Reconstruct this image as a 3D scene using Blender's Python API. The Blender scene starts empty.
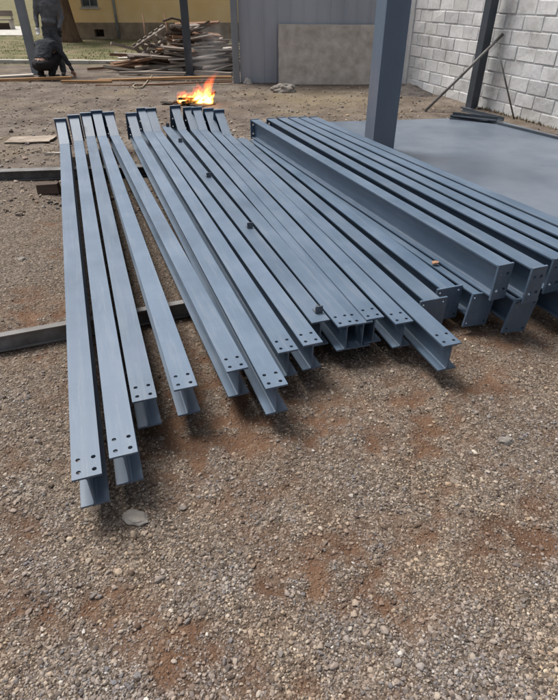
import bpy, bmesh, math, random
import numpy as np
from mathutils import Vector, Matrix, noise as mnoise
from mathutils.geometry import tessellate_polygon

random.seed(7); rng = np.random.default_rng(11)
S = bpy.context.scene
COL = S.collection
R = math.radians

# ------------------------------------------------------------------ camera
HC, PITCH, F = 1.6, R(35.0), 515.0
CT, ST = math.cos(PITCH), math.sin(PITCH)
cam = bpy.data.cameras.new('camera'); co = bpy.data.objects.new('camera', cam); COL.objects.link(co)
co.location = (0, 0, HC); co.rotation_euler = (math.pi/2 - PITCH, 0, 0)
cam.sensor_fit = 'VERTICAL'; cam.sensor_height = 36; cam.lens = F/700*36
cam.clip_start = .05; cam.clip_end = 600
S.camera = co

def px(x, y, z=0.0):
    """where the sight line of photo pixel (x, y) meets height z"""
    u, v = (x-279)/F, (y-350)/F
    d = (u, CT - v*ST, -ST - v*CT)
    t = (z-HC)/d[2]
    return Vector((d[0]*t, d[1]*t, z))

def through(x, y, Y):
    """point on sight line of pixel at distance Y"""
    u, v = (x-279)/F, (y-350)/F; k = Y/(CT-v*ST)
    return Vector((u*k, Y, HC+(-ST-v*CT)*k))

# ------------------------------------------------------------------ helpers
def tag(o, label=None, cat=None, group=None, kind=None):
    if label: o['label'] = label
    if cat: o['category'] = cat
    if group: o['group'] = group
    if kind or label: o['kind'] = kind or 'thing'
    return o

def empty(name, loc, rot=(0,0,0)):
    o = bpy.data.objects.new(name, None); COL.objects.link(o)
    o.location = loc; o.rotation_euler = rot; o.empty_display_size = .1
    return o

def link(name, me, mat, parent=None, loc=None, rot=None):
    o = bpy.data.objects.new(name, me); COL.objects.link(o)
    if mat is not None and not me.materials: me.materials.append(mat)
    if parent is not None: o.parent = parent
    if loc is not None: o.location = loc
    if rot is not None: o.rotation_euler = rot
    return o

def bm_obj(name, bm, mat, parent=None, loc=None, rot=None, smooth=False, bevel=0):
    bmesh.ops.recalc_face_normals(bm, faces=bm.faces)
    me = bpy.data.meshes.new(name); bm.to_mesh(me); bm.free()
    if smooth:
        for p in me.polygons: p.use_smooth = True
    o = link(name, me, mat, parent, loc, rot)
    if bevel:
        m = o.modifiers.new('bevel', 'BEVEL'); m.width = bevel; m.segments = 2; m.limit_method = 'ANGLE'
    return o

def box(bm, x0, x1, y0, y1, z0, z1, M=None, jit=0):
    vs = []
    for z in (z0, z1):
        for x, y in ((x0,y0),(x1,y0),(x1,y1),(x0,y1)):
            p = Vector((x+random.uniform(-jit,jit), y+random.uniform(-jit,jit), z+random.uniform(-jit,jit)))
            vs.append(bm.verts.new(M @ p if M else p))
    for f in ((3,2,1,0),(4,5,6,7),(0,1,5,4),(1,2,6,5),(2,3,7,6),(3,0,4,7)):
        bm.faces.new([vs[i] for i in f])

def tube(bm, pts, rads, seg=10, cap=True):
    pts = [Vector(p) for p in pts]
    if not hasattr(rads, '__len__'): rads = [rads]*len(pts)
    rings = []
    up = None
    for i, p in enumerate(pts):
        a = pts[max(i-1,0)]; b = pts[min(i+1,len(pts)-1)]
        t = (b-a).normalized()
        if up is None:
            up = Vector((0,0,1)) if abs(t.z) < .9 else Vector((1,0,0))
        n = (up - t*up.dot(t)).normalized(); bn = t.cross(n); up = n
        rings.append([bm.verts.new(p + (n*math.cos(k*2*math.pi/seg) + bn*math.sin(k*2*math.pi/seg))*rads[i]) for k in range(seg)])
    for r0, r1 in zip(rings, rings[1:]):
        for k in range(seg):
            bm.faces.new((r0[k], r0[(k+1)%seg], r1[(k+1)%seg], r1[k]))
    if cap:
        bm.faces.new(list(reversed(rings[0]))); bm.faces.new(rings[-1])

def prism(bm, outline, holes, t, M):
    """flat plate: 2-D outline with true holes, thickness t along local z, placed by M"""
    loops = [[Vector((p[0],p[1],0)) for p in outline]] + [[Vector((p[0],p[1],0)) for p in h] for h in holes]
    tris = tessellate_polygon(loops)
    flat = [p for l in loops for p in l]
    top = [bm.verts.new(M @ Vector((p.x,p.y,t/2))) for p in flat]
    bot = [bm.verts.new(M @ Vector((p.x,p.y,-t/2))) for p in flat]
    for a,b,c in tris:
        try:
            bm.faces.new((top[a],top[b],top[c])); bm.faces.new((bot[c],bot[b],bot[a]))
        except ValueError: pass
    k = 0
    for l in loops:
        n = len(l)
        for i in range(n):
            j = (i+1)%n
            bm.faces.new((top[k+i],top[k+j],bot[k+j],bot[k+i]))
        k += n

def circ(x, y, r, n=12):
    return [(x+r*math.cos(2*math.pi*i/n), y+r*math.sin(2*math.pi*i/n)) for i in range(n)]

def rock_mesh(bm, sx, sy, sz, seed, sub=3, rough=.28):
    bmesh.ops.create_icosphere(bm, subdivisions=sub, radius=1)
    for v in bm.verts:
        n = mnoise.noise(v.co*1.3 + Vector((seed,seed*.7,0)))*rough*1.6 + mnoise.noise(v.co*3.1 + Vector((0,seed,seed)))*rough*.6
        q = v.co*(1+n)
        q.z = max(q.z, -.55)
        v.co = Vector((q.x*sx, q.y*sy, q.z*sz))

# ------------------------------------------------------------------ materials
def mat(name):
    m = bpy.data.materials.new(name); m.use_nodes = True
    nt = m.node_tree; nt.nodes.clear()
    out = nt.nodes.new('ShaderNodeOutputMaterial')
    return m, nt, out

def N(nt, t, **kw):
    n = nt.nodes.new(t)
    for k, v in kw.items():
        if k.startswith('i_'): n.inputs[k[2:].replace('_',' ')].default_value = v
        else: setattr(n, k, v)
    return n

def ramp(nt, stops, fac=None):
    n = nt.nodes.new('ShaderNodeValToRGB'); e = n.color_ramp.elements
    while len(e) < len(stops): e.new(.5)
    for el, (p, c) in zip(e, stops):
        el.position = p; el.color = (*c, 1) if len(c) == 3 else c
    if fac is not None: nt.links.new(fac, n.inputs['Fac'])
    return n

def surf(name, c1, c2, scale=4, rough=.6, spec=.5, bump=0, bscale=60, detail=6, c3=None, stretch=None, metallic=0, rvar=.12, bdist=.01, p0=.35, p1=.68):
    """procedural two- or three-tone surface with noise colour, roughness variation and bump"""
    m, nt, out = mat(name); L = nt.links.new
    tc = N(nt, 'ShaderNodeTexCoord'); mp = N(nt, 'ShaderNodeMapping')
    L(tc.outputs['Object'], mp.inputs['Vector'])
    if stretch: mp.inputs['Scale'].default_value = stretch
    n1 = N(nt, 'ShaderNodeTexNoise', i_Scale=scale, i_Detail=detail, i_Roughness=.6); L(mp.outputs[0], n1.inputs['Vector'])
    st = [(p0, c1), (p1, c2)]
    if c3: st = [(.3, c1), (.52, c2), (.72, c3)]
    cr = ramp(nt, st, n1.outputs['Fac'])
    b = N(nt, 'ShaderNodeBsdfPrincipled'); b.inputs['Metallic'].default_value = metallic
    b.inputs['Specular IOR Level'].default_value = spec
    L(cr.outputs['Color'], b.inputs['Base Color'])
    mr = N(nt, 'ShaderNodeMapRange'); mr.inputs['To Min'].default_value = max(.03, rough-rvar); mr.inputs['To Max'].default_value = min(1, rough+rvar)
    n2 = N(nt, 'ShaderNodeTexNoise', i_Scale=scale*2.7, i_Detail=4); L(mp.outputs[0], n2.inputs['Vector'])
    L(n2.outputs['Fac'], mr.inputs['Value']); L(mr.outputs['Result'], b.inputs['Roughness'])
    if bump:
        n3 = N(nt, 'ShaderNodeTexNoise', i_Scale=bscale, i_Detail=6); L(mp.outputs[0], n3.inputs['Vector'])
        bp = N(nt, 'ShaderNodeBump'); bp.inputs['Strength'].default_value = bump; bp.inputs['Distance'].default_value = bdist
        L(n3.outputs['Fac'], bp.inputs['Height']); L(bp.outputs['Normal'], b.inputs['Normal'])
    L(b.outputs[0], out.inputs['Surface'])
    return m

def island(name, stops, rough=.85, bump=.3, bscale=80, dirtmix=None, spec=.3, grime=0, grimestops=((.32,(.62,.60,.57)),(.5,(.95,.95,.95)),(.7,(1.08,1.08,1.08)))):
    """colour differs per loose piece (stone, block), with a little mottling"""
    m, nt, out = mat(name); L = nt.links.new
    g = N(nt, 'ShaderNodeNewGeometry'); cr = ramp(nt, stops, g.outputs['Random Per Island'])
    tc = N(nt, 'ShaderNodeTexCoord')
    n1 = N(nt, 'ShaderNodeTexNoise', i_Scale=bscale*.6, i_Detail=6, i_Roughness=.65); L(tc.outputs['Object'], n1.inputs['Vector'])
    mr = N(nt, 'ShaderNodeMapRange'); mr.inputs['To Min'].default_value = .72; mr.inputs['To Max'].default_value = 1.25; L(n1.outputs['Fac'], mr.inputs['Value'])
    mx = N(nt, 'ShaderNodeMix', data_type='RGBA', blend_type='MULTIPLY'); mx.inputs['Factor'].default_value = 1
    L(cr.outputs[0], mx.inputs['A']); L(mr.outputs[0], mx.inputs['B'])
    c = mx.outputs['Result']
    if grime:
        ng = N(nt, 'ShaderNodeTexNoise', i_Scale=grime, i_Detail=8, i_Roughness=.7); L(tc.outputs['Object'], ng.inputs['Vector'])
        rg = ramp(nt, grimestops, ng.outputs['Fac'])
        mg = N(nt, 'ShaderNodeMix', data_type='RGBA', blend_type='MULTIPLY'); mg.inputs['Factor'].default_value = 1
        L(c, mg.inputs['A']); L(rg.outputs[0], mg.inputs['B']); c = mg.outputs['Result']
    if dirtmix:
        at = N(nt, 'ShaderNodeAttribute', attribute_name='dirt')
        m2 = N(nt, 'ShaderNodeMix', data_type='RGBA'); L(at.outputs['Fac'], m2.inputs['Factor'])
        L(c, m2.inputs['A']); m2.inputs['B'].default_value = (*dirtmix, 1); c = m2.outputs['Result']
    b = N(nt, 'ShaderNodeBsdfPrincipled'); b.inputs['Roughness'].default_value = rough; b.inputs['Specular IOR Level'].default_value = spec
    L(c, b.inputs['Base Color'])
    n3 = N(nt, 'ShaderNodeTexNoise', i_Scale=bscale, i_Detail=5); L(tc.outputs['Object'], n3.inputs['Vector'])
    bp = N(nt, 'ShaderNodeBump'); bp.inputs['Strength'].default_value = bump; bp.inputs['Distance'].default_value = .006
    L(n3.outputs['Fac'], bp.inputs['Height']); L(bp.outputs[0], b.inputs['Normal'])
    L(b.outputs[0], out.inputs['Surface'])
    return m

def steel_paint():
    m, nt, out = mat('blue_grey_primer'); L = nt.links.new
    tc = N(nt, 'ShaderNodeTexCoord'); oi = N(nt, 'ShaderNodeObjectInfo')
    ad = N(nt, 'ShaderNodeVectorMath', operation='ADD')
    sc = N(nt, 'ShaderNodeVectorMath', operation='SCALE'); sc.inputs['Scale'].default_value = 37.0
    cmb = N(nt, 'ShaderNodeCombineXYZ'); L(oi.outputs['Random'], cmb.inputs[0]); L(oi.outputs['Random'], cmb.inputs[2])
    L(cmb.outputs[0], sc.inputs[0]); L(tc.outputs['Object'], ad.inputs[0]); L(sc.outputs[0], ad.inputs[1])
    n1 = N(nt, 'ShaderNodeTexNoise', i_Scale=2.2, i_Detail=7, i_Roughness=.62); L(ad.outputs[0], n1.inputs['Vector'])
    cr = ramp(nt, [(.3, (.042,.074,.116)), (.5, (.062,.099,.149)), (.75, (.092,.131,.186))], n1.outputs['Fac'])
    # fine dust and scuffs
    n2 = N(nt, 'ShaderNodeTexNoise', i_Scale=38, i_Detail=8, i_Roughness=.75); L(ad.outputs[0], n2.inputs['Vector'])
    r2 = ramp(nt, [(.62, (0,0,0)), (.78, (1,1,1))], n2.outputs['Fac'])
    ml = N(nt, 'ShaderNodeMath', operation='MULTIPLY'); ml.inputs[1].default_value = .35; L(r2.outputs[0], ml.inputs[0])
    mx = N(nt, 'ShaderNodeMix', data_type='RGBA'); L(ml.outputs[0], mx.inputs['Factor']); L(cr.outputs[0], mx.inputs['A']); mx.inputs['B'].default_value = (.25,.255,.26,1)
    # long dusty wipes along the run and a few rust freckles
    mp4 = N(nt, 'ShaderNodeMapping'); mp4.inputs['Scale'].default_value = (1.1, 16, 16); L(ad.outputs[0], mp4.inputs['Vector'])
    n4 = N(nt, 'ShaderNodeTexNoise', i_Scale=2.0, i_Detail=7, i_Roughness=.7); L(mp4.outputs[0], n4.inputs['Vector'])
    r4 = ramp(nt, [(.5, (0,0,0)), (.78, (.55,.55,.55))], n4.outputs['Fac'])
    mx4 = N(nt, 'ShaderNodeMix', data_type='RGBA'); L(r4.outputs[0], mx4.inputs['Factor']); L(mx.outputs['Result'], mx4.inputs['A']); mx4.inputs['B'].default_value = (.16,.183,.21,1)
    n5 = N(nt, 'ShaderNodeTexNoise', i_Scale=21, i_Detail=9, i_Roughness=.8); L(ad.outputs[0], n5.inputs['Vector'])
    r5 = ramp(nt, [(.69, (0,0,0)), (.75, (.8,.8,.8))], n5.outputs['Fac'])
    mx5 = N(nt, 'ShaderNodeMix', data_type='RGBA'); L(r5.outputs[0], mx5.inputs['Factor']); L(mx4.outputs['Result'], mx5.inputs['A']); mx5.inputs['B'].default_value = (.10,.062,.042,1)
    mx = mx5
    # each beam was sprayed a touch differently
    hv = N(nt, 'ShaderNodeHueSaturation'); mr = N(nt, 'ShaderNodeMapRange'); mr.inputs['To Min'].default_value = .86; mr.inputs['To Max'].default_value = 1.12
    L(oi.outputs['Random'], mr.inputs['Value']); L(mr.outputs[0], hv.inputs['Value']); L(mx.outputs['Result'], hv.inputs['Color'])
    b = N(nt, 'ShaderNodeBsdfPrincipled'); L(hv.outputs[0], b.inputs['Base Color'])
    b.inputs['Specular IOR Level'].default_value = .72
    rr = N(nt, 'ShaderNodeMapRange'); rr.inputs['To Min'].default_value = .40; rr.inputs['To Max'].default_value = .66; L(n1.outputs['Fac'], rr.inputs['Value']); L(rr.outputs[0], b.inputs['Roughness'])
    n3 = N(nt, 'ShaderNodeTexNoise', i_Scale=120, i_Detail=4); L(ad.outputs[0], n3.inputs['Vector'])
    bp = N(nt, 'ShaderNodeBump'); bp.inputs['Strength'].default_value = .12; bp.inputs['Distance'].default_value = .002
    L(n3.outputs['Fac'], bp.inputs['Height']); L(bp.outputs[0], b.inputs['Normal'])
    L(b.outputs[0], out.inputs['Surface'])
    return m

M_STEEL = steel_paint()
M_COLUMN = surf('column_paint', (.085,.12,.17), (.12,.16,.215), 1.6, .42, .5, .1, 90, stretch=(1,1,.3))
M_DARKPOST = surf('dark_post_paint', (.035,.045,.055), (.06,.07,.085), 3, .5, .5, .15, 60)
M_GREYPOST = surf('grey_post_paint', (.17,.19,.21), (.24,.26,.28), 2, .5, .5, .1, 60)
M_OLDSTEEL = surf('weathered_steel', (.05,.045,.04), (.13,.125,.12), 7, .55, .5, .25, 70, c3=(.20,.20,.20))
M_PALESTEEL = surf('pale_galvanised_steel', (.085,.075,.065), (.21,.205,.20), 6, .65, .35, .15, 60, stretch=(.3,1,1))
M_SLAB = surf('smooth_wet_concrete', (.085,.106,.138), (.116,.140,.174), 1.6, .36, .55, .10, 70, c3=(.145,.168,.202), detail=8)
M_PANEL = surf('old_cement_board', (.34,.30,.255), (.45,.41,.36), 5.0, .9, .2, .45, 45, c3=(.56,.52,.47))
M_SHEET = surf('grey_metal_sheet', (.30,.325,.365), (.38,.405,.445), 1.4, .45, .5, .08, 30, stretch=(1,1,.25))
M_BLOCK = island('whitewashed_block', [(0,(.53,.53,.535)), (.4,(.60,.60,.60)), (.8,(.66,.655,.645)), (1,(.55,.54,.525))], .92, .45, 38, grime=1.9, grimestops=((.3,(.55,.53,.50)),(.47,(.90,.90,.89)),(.66,(1.08,1.08,1.08))))
M_MORTAR = surf('mortar', (.44,.44,.44), (.60,.60,.595), 9, .95, .2, .6, 80)
M_PILAST = surf('cast_concrete', (.52,.52,.52), (.68,.68,.67), 3, .9, .25, .4, 40)
M_HOUSE = surf('yellow_plaster', (.74,.50,.22), (.82,.60,.31), 1.1, .9, .25, .2, 40)
M_PLINTH = surf('stained_plinth', (.20,.15,.10), (.34,.26,.18), 3, .9, .2, .3, 30)
M_FRAME = surf('window_frame_paint', (.20,.20,.19), (.30,.30,.28), 5, .6)
M_GLASS = surf('dusty_window_glass', (.05,.06,.06), (.10,.115,.115), 2, .12, .6)
M_BARK = surf('brown_bark', (.085,.05,.03), (.19,.125,.075), 6, .95, .2, .8, 16, stretch=(1,1,.25))
M_LEAF = surf('leaf_green', (.03,.055,.015), (.09,.13,.04), 3, .7, .3)
M_GRASS = surf('grass_blade', (.085,.10,.032), (.21,.18,.085), .8, .8, .2)
M_WOOD = [surf('timber_grey', (.18,.15,.125), (.36,.31,.265), 4, .85, .2, .35, 40, stretch=(.15,1,1)),
          surf('timber_brown', (.14,.072,.042), (.27,.16,.10), 4, .85, .2, .35, 40, stretch=(.15,1,1)),
          surf('timber_dark', (.055,.04,.03), (.13,.095,.075), 4, .85, .2, .35, 40, stretch=(.15,1,1)),
          surf('timber_pale', (.42,.38,.33), (.60,.55,.48), 4, .85, .2, .35, 40, stretch=(.15,1,1))]
M_ORANGEWOOD = surf('orange_formwork_board', (.22,.115,.05), (.40,.24,.12), 5, .8, .25, .3, 40, stretch=(.2,1,1))
M_KERB = surf('pale_kerb_concrete', (.36,.34,.30), (.50,.48,.43), 4, .9, .2, .3, 40)
M_ROCK = surf('pale_rock', (.15,.135,.12), (.31,.285,.25), 7, .9, .25, .5, 30)
M_EARTH = surf('dark_heaped_earth', (.045,.04,.038), (.12,.105,.095), 7, .95, .1, .9, 30, bdist=.03)
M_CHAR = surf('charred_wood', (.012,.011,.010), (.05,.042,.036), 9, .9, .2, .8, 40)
M_ROPE = surf('straw_rope', (.27,.225,.165), (.37,.32,.24), 14, .9, .1)
M_WHITE = surf('white_plastic', (.62,.62,.60), (.75,.75,.73), 5, .4, .5)
M_HOODIE = surf('dark_grey_jersey', (.035,.037,.042), (.06,.063,.07), 12, .9, .15, .4, 60)
M_HOODIE2 = surf('heather_grey_jersey', (.085,.088,.094), (.15,.153,.158), 9, .9, .15, .4, 60)
M_TROUSER = surf('black_cotton', (.012,.011,.012), (.025,.022,.022), 8, .85, .2, .3, 50)
M_TROUSER2 = surf('grey_work_trousers', (.06,.063,.07), (.11,.114,.122), 8, .85, .2, .3, 50)
M_SKIN = surf('skin', (.34,.19,.125), (.43,.26,.18), 10, .6, .4)
M_HAIR = surf('black_hair', (.008,.007,.006), (.02,.017,.014), 30, .6, .4)
M_SHOE = surf('dark_shoe', (.02,.02,.02), (.05,.045,.04), 10, .7)
M_GLOVE = surf('pale_glove', (.55,.54,.52), (.68,.67,.65), 14, .9, .1)
M_GLOVED = surf('dark_glove', (.015,.015,.017), (.035,.035,.037), 14, .8, .2)

# ------------------------------------------------------------------ ground
def vnoise(x, y, seed):
    xi = np.floor(x).astype(np.int64); yi = np.floor(y).astype(np.int64)
    xf = x-xi; yf = y-yi; xf = xf*xf*(3-2*xf); yf = yf*yf*(3-2*yf)
    def h(a, b):
        n = (a*374761393 + b*668265263 + seed*974634777) & 0x7fffffff
        n = ((n ^ (n >> 13))*1274126177) & 0x7fffffff
        return ((n ^ (n >> 16)) & 0xffff)/65535.0
    return (h(xi,yi)*(1-xf)+h(xi+1,yi)*xf)*(1-yf) + (h(xi,yi+1)*(1-xf)+h(xi+1,yi+1)*xf)*yf

def fbm(x, y, seed, oct=4):
    s = 0; a = .5; f = 1
    for o in range(oct):
        s = s + a*vnoise(x*f, y*f, seed+o*17); a *= .5; f *= 2.03
    return s/(1-.5**oct)

# reddish clay showing through the gravel: (world centre, radius x, radius y, strength)
PATCH = []
for x, y, rx, ry, s in ((52,600,.22,.13,.8),(150,640,.2,.1,.55),(205,690,.16,.10,.75),(245,640,.17,.10,.8),(385,560,.30,.10,.9),(325,592,.1,.06,.7),
                        (538,556,.13,.05,2.6),(515,545,.09,.04,2.2),(552,572,.10,.05,2.4),(375,590,.12,.06,.8),(400,440,.30,.13,.6),(420,400,.3,.14,.6),(300,415,.42,.16,.5),(230,425,.40,.17,.6),
                        (180,440,.25,.14,.7),(190,400,.25,.2,.7),(30,320,.30,.22,.55),(10,540,.16,.08,.7),(480,390,.22,.12,.55),(520,410,.2,.1,.5),
                        (330,690,.12,.07,.7),(110,610,.12,.08,.6),(440,610,.15,.07,.5),(300,520,.4,.14,.35),(60,300,.2,.3,.4),(15,470,.15,.1,.5),(380,690,.1,.06,.6),
                        (300,330,1.2,.5,.5),(500,330,.5,.3,.6)):
    p = px(x, y); PATCH.append((p.x, p.y, rx, ry, s))

def dirt_at(x, y):
    w = fbm(x*4.2, y*4.2, 5)-.5; w2 = fbm(x*4.2+31, y*4.2+7, 9)-.5
    X = x+w*.45; Y = y+w2*.35
    d = np.zeros_like(x)
    for cx, cy, rx, ry, s in PATCH:
        d = d + s*np.exp(-(((X-cx)/rx)**2 + ((Y-cy)/ry)**2))
    f16 = np.clip((fbm(x*15, y*15, 21, 5)-.34)*3.2, 0, 1.6)
    d = d*(.12+f16) + np.clip(fbm(x*3.1+9, y*3.1, 33)-.56, 0, 1)*2.4*f16
    return np.clip(d, 0, 1)

def height_at(x, y):
    near = np.clip((9-y)/4, 0, 1)
    h = (fbm(x*1.3, y*1.3, 3)-.5)*.045 + (fbm(x*5, y*5, 13)-.5)*.030*near
    h = h - .010*dirt_at(x, y)*near
    return h

def axis(a, b, fine, lo, hi, g=1.16):
    v = list(np.arange(a, b, fine)); s = fine; x = a; left = []
    while x > lo:
        s *= g; x -= s; left.append(x)
    s = fine; x = v[-1]
    while x < hi:
        s *= g; x += s; v.append(x)
    return np.array(left[::-1]+v)

gx = axis(-2.4, 2.4, .014, -260, 260, 1.12); gy = axis(.1, 4.2, .014, -60, 420, 1.07)
GX, GY = np.meshgrid(gx, gy); fx, fy = GX.ravel(), GY.ravel()
fz = height_at(fx, fy); fd = dirt_at(fx, fy)
nx, ny = len(gx), len(gy)
idx = np.arange(nx*ny).reshape(ny, nx)
quads = np.stack([idx[:-1,:-1], idx[:-1,1:], idx[1:,1:], idx[1:,:-1]], -1).reshape(-1, 4)

def np_mesh(name, verts, faces, attrs=None, smooth=True):
    me = bpy.data.meshes.new(name); k = faces.shape[1]
    me.vertices.add(len(verts)); me.vertices.foreach_set('co', np.ascontiguousarray(verts, dtype=np.float32).ravel())
    me.loops.add(faces.size); me.loops.foreach_set('vertex_index', np.ascontiguousarray(faces, dtype=np.int32).ravel())
    me.polygons.add(len(faces)); me.polygons.foreach_set('loop_start', np.arange(0, faces.size, k, dtype=np.int32))
    me.polygons.foreach_set('loop_total', np.full(len(faces), k, dtype=np.int32))
    me.polygons.foreach_set('use_smooth', np.full(len(faces), smooth, dtype=bool))
    for n, a in (attrs or {}).items():
        at = me.attributes.new(n, 'FLOAT', 'POINT'); at.data.foreach_set('value', np.ascontiguousarray(a, dtype=np.float32))
    me.update(calc_edges=True); me.validate()
    return me

GRASS_Y0, GRASS_Y1 = px(100, 64).y, px(100, 36).y
# zone attributes: straw-strewn yard behind the beams, turf by the house
yard = np.clip((fy-4.6)/1.5, 0, 1)
turf = np.clip((fy-15.1+1.2*(fbm(fx*.8,fy*.8,41)-.5))/.6, 0, 1)*np.clip((.2-fx)/.6, 0, 1)
stp = px(325, 100)
straw = np.exp(-(((fx-stp.x)/1.1)**2+((fy-stp.y)/.9)**2))*(.3+1.2*fbm(fx*5,fy*5,51))
straw = np.clip(straw + np.clip(fbm(fx*1.7,fy*1.7,61)-.55,0,1)*2*yard, 0, 1)
gme = np_mesh('ground', np.stack([fx,fy,fz],-1), quads, {'dirt':fd,'yard':yard,'turf':turf,'straw':straw})

def ground_mat():
    m, nt, out = mat('gravelly_earth'); L = nt.links.new
    tc = N(nt, 'ShaderNodeTexCoord')
    P = tc.outputs['Object']
    # fine grit: two voronoi layers give each grain its own tone
    v1 = N(nt, 'ShaderNodeTexVoronoi', i_Scale=150); L(P, v1.inputs['Vector'])
    v2 = N(nt, 'ShaderNodeTexVoronoi', i_Scale=62); L(P, v2.inputs['Vector'])
    n1 = N(nt, 'ShaderNodeTexNoise', i_Scale=3, i_Detail=8, i_Roughness=.65); L(P, n1.inputs['Vector'])
    sp1 = N(nt, 'ShaderNodeSeparateColor'); L(v1.outputs['Color'], sp1.inputs[0])
    sp2 = N(nt, 'ShaderNodeSeparateColor'); L(v2.outputs['Color'], sp2.inputs[0])
    g1 = ramp(nt, [(0,(.045,.034,.025)), (.45,(.105,.080,.060)), (.8,(.185,.145,.112)), (1,(.31,.26,.21))], sp1.outputs[0])
    g2 = ramp(nt, [(0,(.042,.032,.024)), (.5,(.10,.078,.060)), (.85,(.175,.140,.112)), (1,(.30,.255,.21))], sp2.outputs[0])
    gm = N(nt, 'ShaderNodeMix', data_type='RGBA'); gm.inputs['Factor'].default_value = .45; L(g1.outputs[0], gm.inputs['A']); L(g2.outputs[0], gm.inputs['B'])
    def att(n):
        a = N(nt, 'ShaderNodeAttribute', attribute_name=n); return a.outputs['Fac']
    def mix(f, a, b):
        x = N(nt, 'ShaderNodeMix', data_type='RGBA'); L(f, x.inputs['Factor'])
        L(a, x.inputs['A'])
        if isinstance(b, tuple): x.inputs['B'].default_value = (*b, 1)
        else: L(b, x.inputs['B'])
        return x.outputs['Result']
    def mul(f, k):
        x = N(nt, 'ShaderNodeMath', operation='MULTIPLY'); L(f, x.inputs[0]); x.inputs[1].default_value = k; return x.outputs[0]
    clay = ramp(nt, [(.3,(.065,.032,.018)), (.55,(.13,.070,.040)), (.75,(.20,.125,.080))], n1.outputs['Fac'])
    c = mix(mul(att('dirt'), .85), gm.outputs['Result'], clay.outputs[0])
    n2 = N(nt, 'ShaderNodeTexNoise', i_Scale=1.9, i_Detail=10, i_Roughness=.72); L(P, n2.inputs['Vector'])
    yd = ramp(nt, [(.30,(.045,.036,.030)), (.46,(.105,.083,.068)), (.58,(.165,.136,.112)), (.72,(.26,.22,.185))], n2.outputs['Fac'])
    c = mix(mul(att('yard'), .8), c, yd.outputs[0])
    c = mix(mul(att('straw'), .42), c, (.27,.215,.12))
    n3 = N(nt, 'ShaderNodeTexNoise', i_Scale=1.3, i_Detail=9, i_Roughness=.7); L(P, n3.inputs['Vector'])
    gr = ramp(nt, [(.3,(.06,.062,.028)), (.46,(.115,.115,.05)), (.56,(.18,.148,.085)), (.72,(.25,.19,.12))], n3.outputs['Fac'])
    c = mix(att('turf'), c, gr.outputs[0])
    b = N(nt, 'ShaderNodeBsdfPrincipled'); b.inputs['Roughness'].default_value = .95; b.inputs['Specular IOR Level'].default_value = .2
    L(c, b.inputs['Base Color'])
    # grit bump
    a1 = N(nt, 'ShaderNodeMath', operation='MULTIPLY_ADD'); L(v2.outputs['Distance'], a1.inputs[0]); a1.inputs[1].default_value = -1.1
    L(n2.outputs['Fac'], a1.inputs[2])
    a2 = N(nt, 'ShaderNodeMath', operation='MULTIPLY_ADD'); L(v1.outputs['Distance'], a2.inputs[0]); a2.inputs[1].default_value = -.7; L(a1.outputs[0], a2.inputs[2])
    bp = N(nt, 'ShaderNodeBump'); bp.inputs['Strength'].default_value = .8; bp.inputs['Distance'].default_value = .008
    L(a2.outputs[0], bp.inputs['Height']); L(bp.outputs[0], b.inputs['Normal'])
    L(b.outputs[0], out.inputs['Surface'])
    return m
tag(link('ground', gme, ground_mat()), kind='structure')

# loose gravel: real angular stones, thousands of them, one object
def ico(sub):
    bm = bmesh.new(); bmesh.ops.create_icosphere(bm, subdivisions=sub, radius=1)
    bm.verts.index_update()
    v = np.array([tuple(x.co) for x in bm.verts]); f = np.array([[q.index for q in p.verts] for p in bm.faces]); bm.free()
    return v, f

SLABPOLY = [px(322,124.5), px(462,120.5), px(479,118), px(600,150), px(760,250), px(606,257)]
def in_slab(x, y):
    ins = np.zeros_like(x, dtype=bool); n = len(SLABPOLY)
    for i in range(n):
        a, b = SLABPOLY[i], SLABPOLY[(i+1)%n]
        c = ((a.y > y) != (b.y > y)) & (x < (b.x-a.x)*(y-a.y)/(b.y-a.y+1e-9)+a.x)
        ins ^= c
    return ins

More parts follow.
